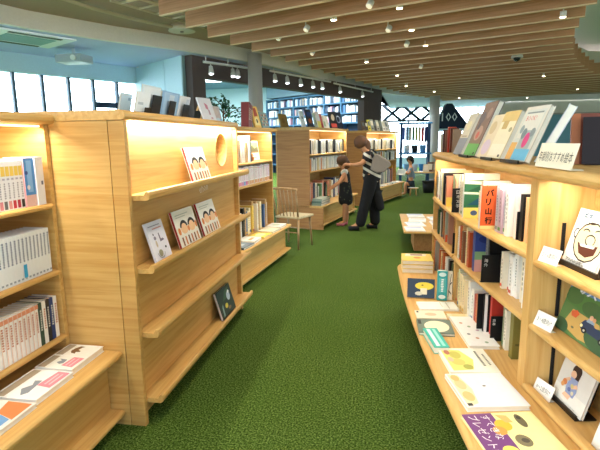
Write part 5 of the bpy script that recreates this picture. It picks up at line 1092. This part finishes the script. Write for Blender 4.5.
LIT = [(-0.58, 5.85, 1), (0.16, 5.50, 1), (0.35, 6.60, 1), (0.62, 7.7, 1), (2.05, 6.30, 1)]
UNL = [(-0.16, 5.35, 0), (0.05, 6.55, 0), (0.33, 7.62, 0), (-0.98, 6.3, 0), (-1.15, 8.0, 0), (0.72, 10.0, 0), (-1.44, 6.75, 0)]
for k, (x, y, l) in enumerate(LIT):
    spot(x, y, 2.80, True, 'lit ceiling spotlight hanging among the timber slats, %s of the five bright ones' % ordn(k))
for k, (x, y, l) in enumerate(UNL):
    spot(x, y, 2.80, False, 'small angled ceiling spotlight between the timber slats, %s of the dim ones' % ordn(k), tiltx=-30, tilty=20)
# extra spots added to brighten the near aisle and the far side
for k, (x, y) in enumerate([(-0.55, 0.9), (-0.45, 2.6), (0.1, 4.2), (-0.3, 9.0), (0.3, 11.0), (-2.4, 4.5), (-2.0, 1.2), (0.6, 13.2), (1.5, 15.0), (3.6, 12.0), (5.6, 15.5), (5.0, 18.3), (2.6, 17.6)]):
    spot(x, y, 2.79, True, 'spotlight added for fill light along the ceiling, %s counted from the reader' % ordn(k))
e = empty('ceiling_camera', (2.30, 9.2, 2.80), 'black and white dome camera hanging under the timber slats', 'camera')
mb = MB(); mb.tube([(0, 0, .25), (0, 0, .03)], .012, WT, 8); mb.build('stem', e)
mb = MB(); mb.tube([(0, 0, .04), (0, 0, 0)], .09, WT, 16, .10); mb.build('housing', e)
mb = MB(); mb.ball((0, 0, -.005), .06, paint('#1a1a1c', .15), seg=16); mb.build('dome', e)
e = empty('ceiling_speaker', (-2.83, 6.75, 3.0), 'round cream disc speaker under the left edge of the low ceiling', 'speaker')
mb = MB(); mb.tube([(0, 0, .05), (0, 0, -.03)], .15, paint('#d8cfbe', .5), 28, .19); hd_ = mb.build('disc', e)
mb = MB(); mb.tube([(0, 0, -.031), (0, 0, -.045)], .025, paint('#8a8278', .5), 12); mb.build('centre_cap', hd_)
mb = MB(); mb.tube([(-3.55, 4.9, 3.0), (-3.42, 5.5, 3.0), (-3.2, 6.1, 3.0), (-2.98, 6.5, 3.0), (-2.83, 6.7, 3.0)], .022, paint('#c9bda6', .5), 8)
tag(mb.build('conduit_pipe'), 'thin cream conduit curving along the ceiling to the round disc speaker', 'pipe')
e = empty('cable_tray', (-3.0, 5.2, 2.98), 'short ladder-like cable tray under the ceiling, left of the timber slats', 'cable tray')
dv = Vector((.55, 1.5, 0)); sv = Vector((.30, -.10, 0)); CT = paint('#cbbfa8', .5)
for s in (0, 1):
    mb = MB(); mb.tube([sv*s, sv*s + dv*.5, sv*s + dv], .016, CT, 6); mb.build('side_rail', e)
for k in range(6):
    mb = MB(); mb.tube([dv*(.08+.168*k), sv + dv*(.08+.168*k)], .012, CT, 6); mb.build('rung', e)
e = empty('air_conditioner', (-4.85, 6.12, 2.86), 'white square ceiling air conditioner with a teal grille, upper left', 'air conditioner')
e.rotation_euler = (0, 0, radians(62))
mb = MB(); mb.box(-.52, .52, -.42, .42, -.03, -.002, paint('#e9f2f4', .4)); mb.build('frame', e, bevel=0.01)
mb = MB(); mb.box(-.32, .32, -.24, .24, -.036, -.031, paint('#7fb0b8', .5))
for k in range(9): mb.box(-.30, .30, -.21+.052*k, -.195+.052*k, -.040, -.0365, paint('#a4ccd2', .5))
mb.build('grille', e)
for y in (-.35, .35):
    mb = MB(); mb.box(-.34, .34, y-.035, y+.035, -.036, -.031, paint('#2c3a44', .5)); mb.build('air_slot', e)
e = empty('ceiling_fitting', (-4.72, 7.0, 2.86), 'grey projector hung from the pale ceiling beside the air conditioner', 'fitting')  # plain grey box for an unidentified shape under the ceiling
mb = MB(); mb.tube([(0, 0, 0), (0, 0, -.10)], .025, paint('#c8d4da', .4), 10); mb.build('mount', e)
mb = MB(); mb.box(-.22, .22, -.16, .16, -.22, -.10, paint('#a8b6be', .4)); mb.build('body', e, bevel=0.015)
hd_ = [c for c in bpy.data.objects if c.parent == e and c.name.startswith('body')][0]; mb = MB(); mb.tube([(.1, -.16, -.16), (.1, -.19, -.16)], .04, paint('#e8f0f2', .2), 14); mb.build('lens', hd_)
for k, (x, y) in enumerate([(-5.95, 7.6), (-4.62, 9.0)]):
    e = empty('ceiling_downlight', (x, y, 2.858), 'round lit downlight in the pale ceiling, %s' % ['above the tall windows', 'near the teal wall'][k], 'downlight')
    mb = MB(); mb.tube([(0, 0, 0), (0, 0, -.015)], .11, WT, 20); hd_ = mb.build('ring', e)
    mb = MB(); mb.tube([(0, 0, -.016), (0, 0, -.02)], .085, glow('#fff2dc', 6.0), 20); mb.build('lamp_lens', hd_)
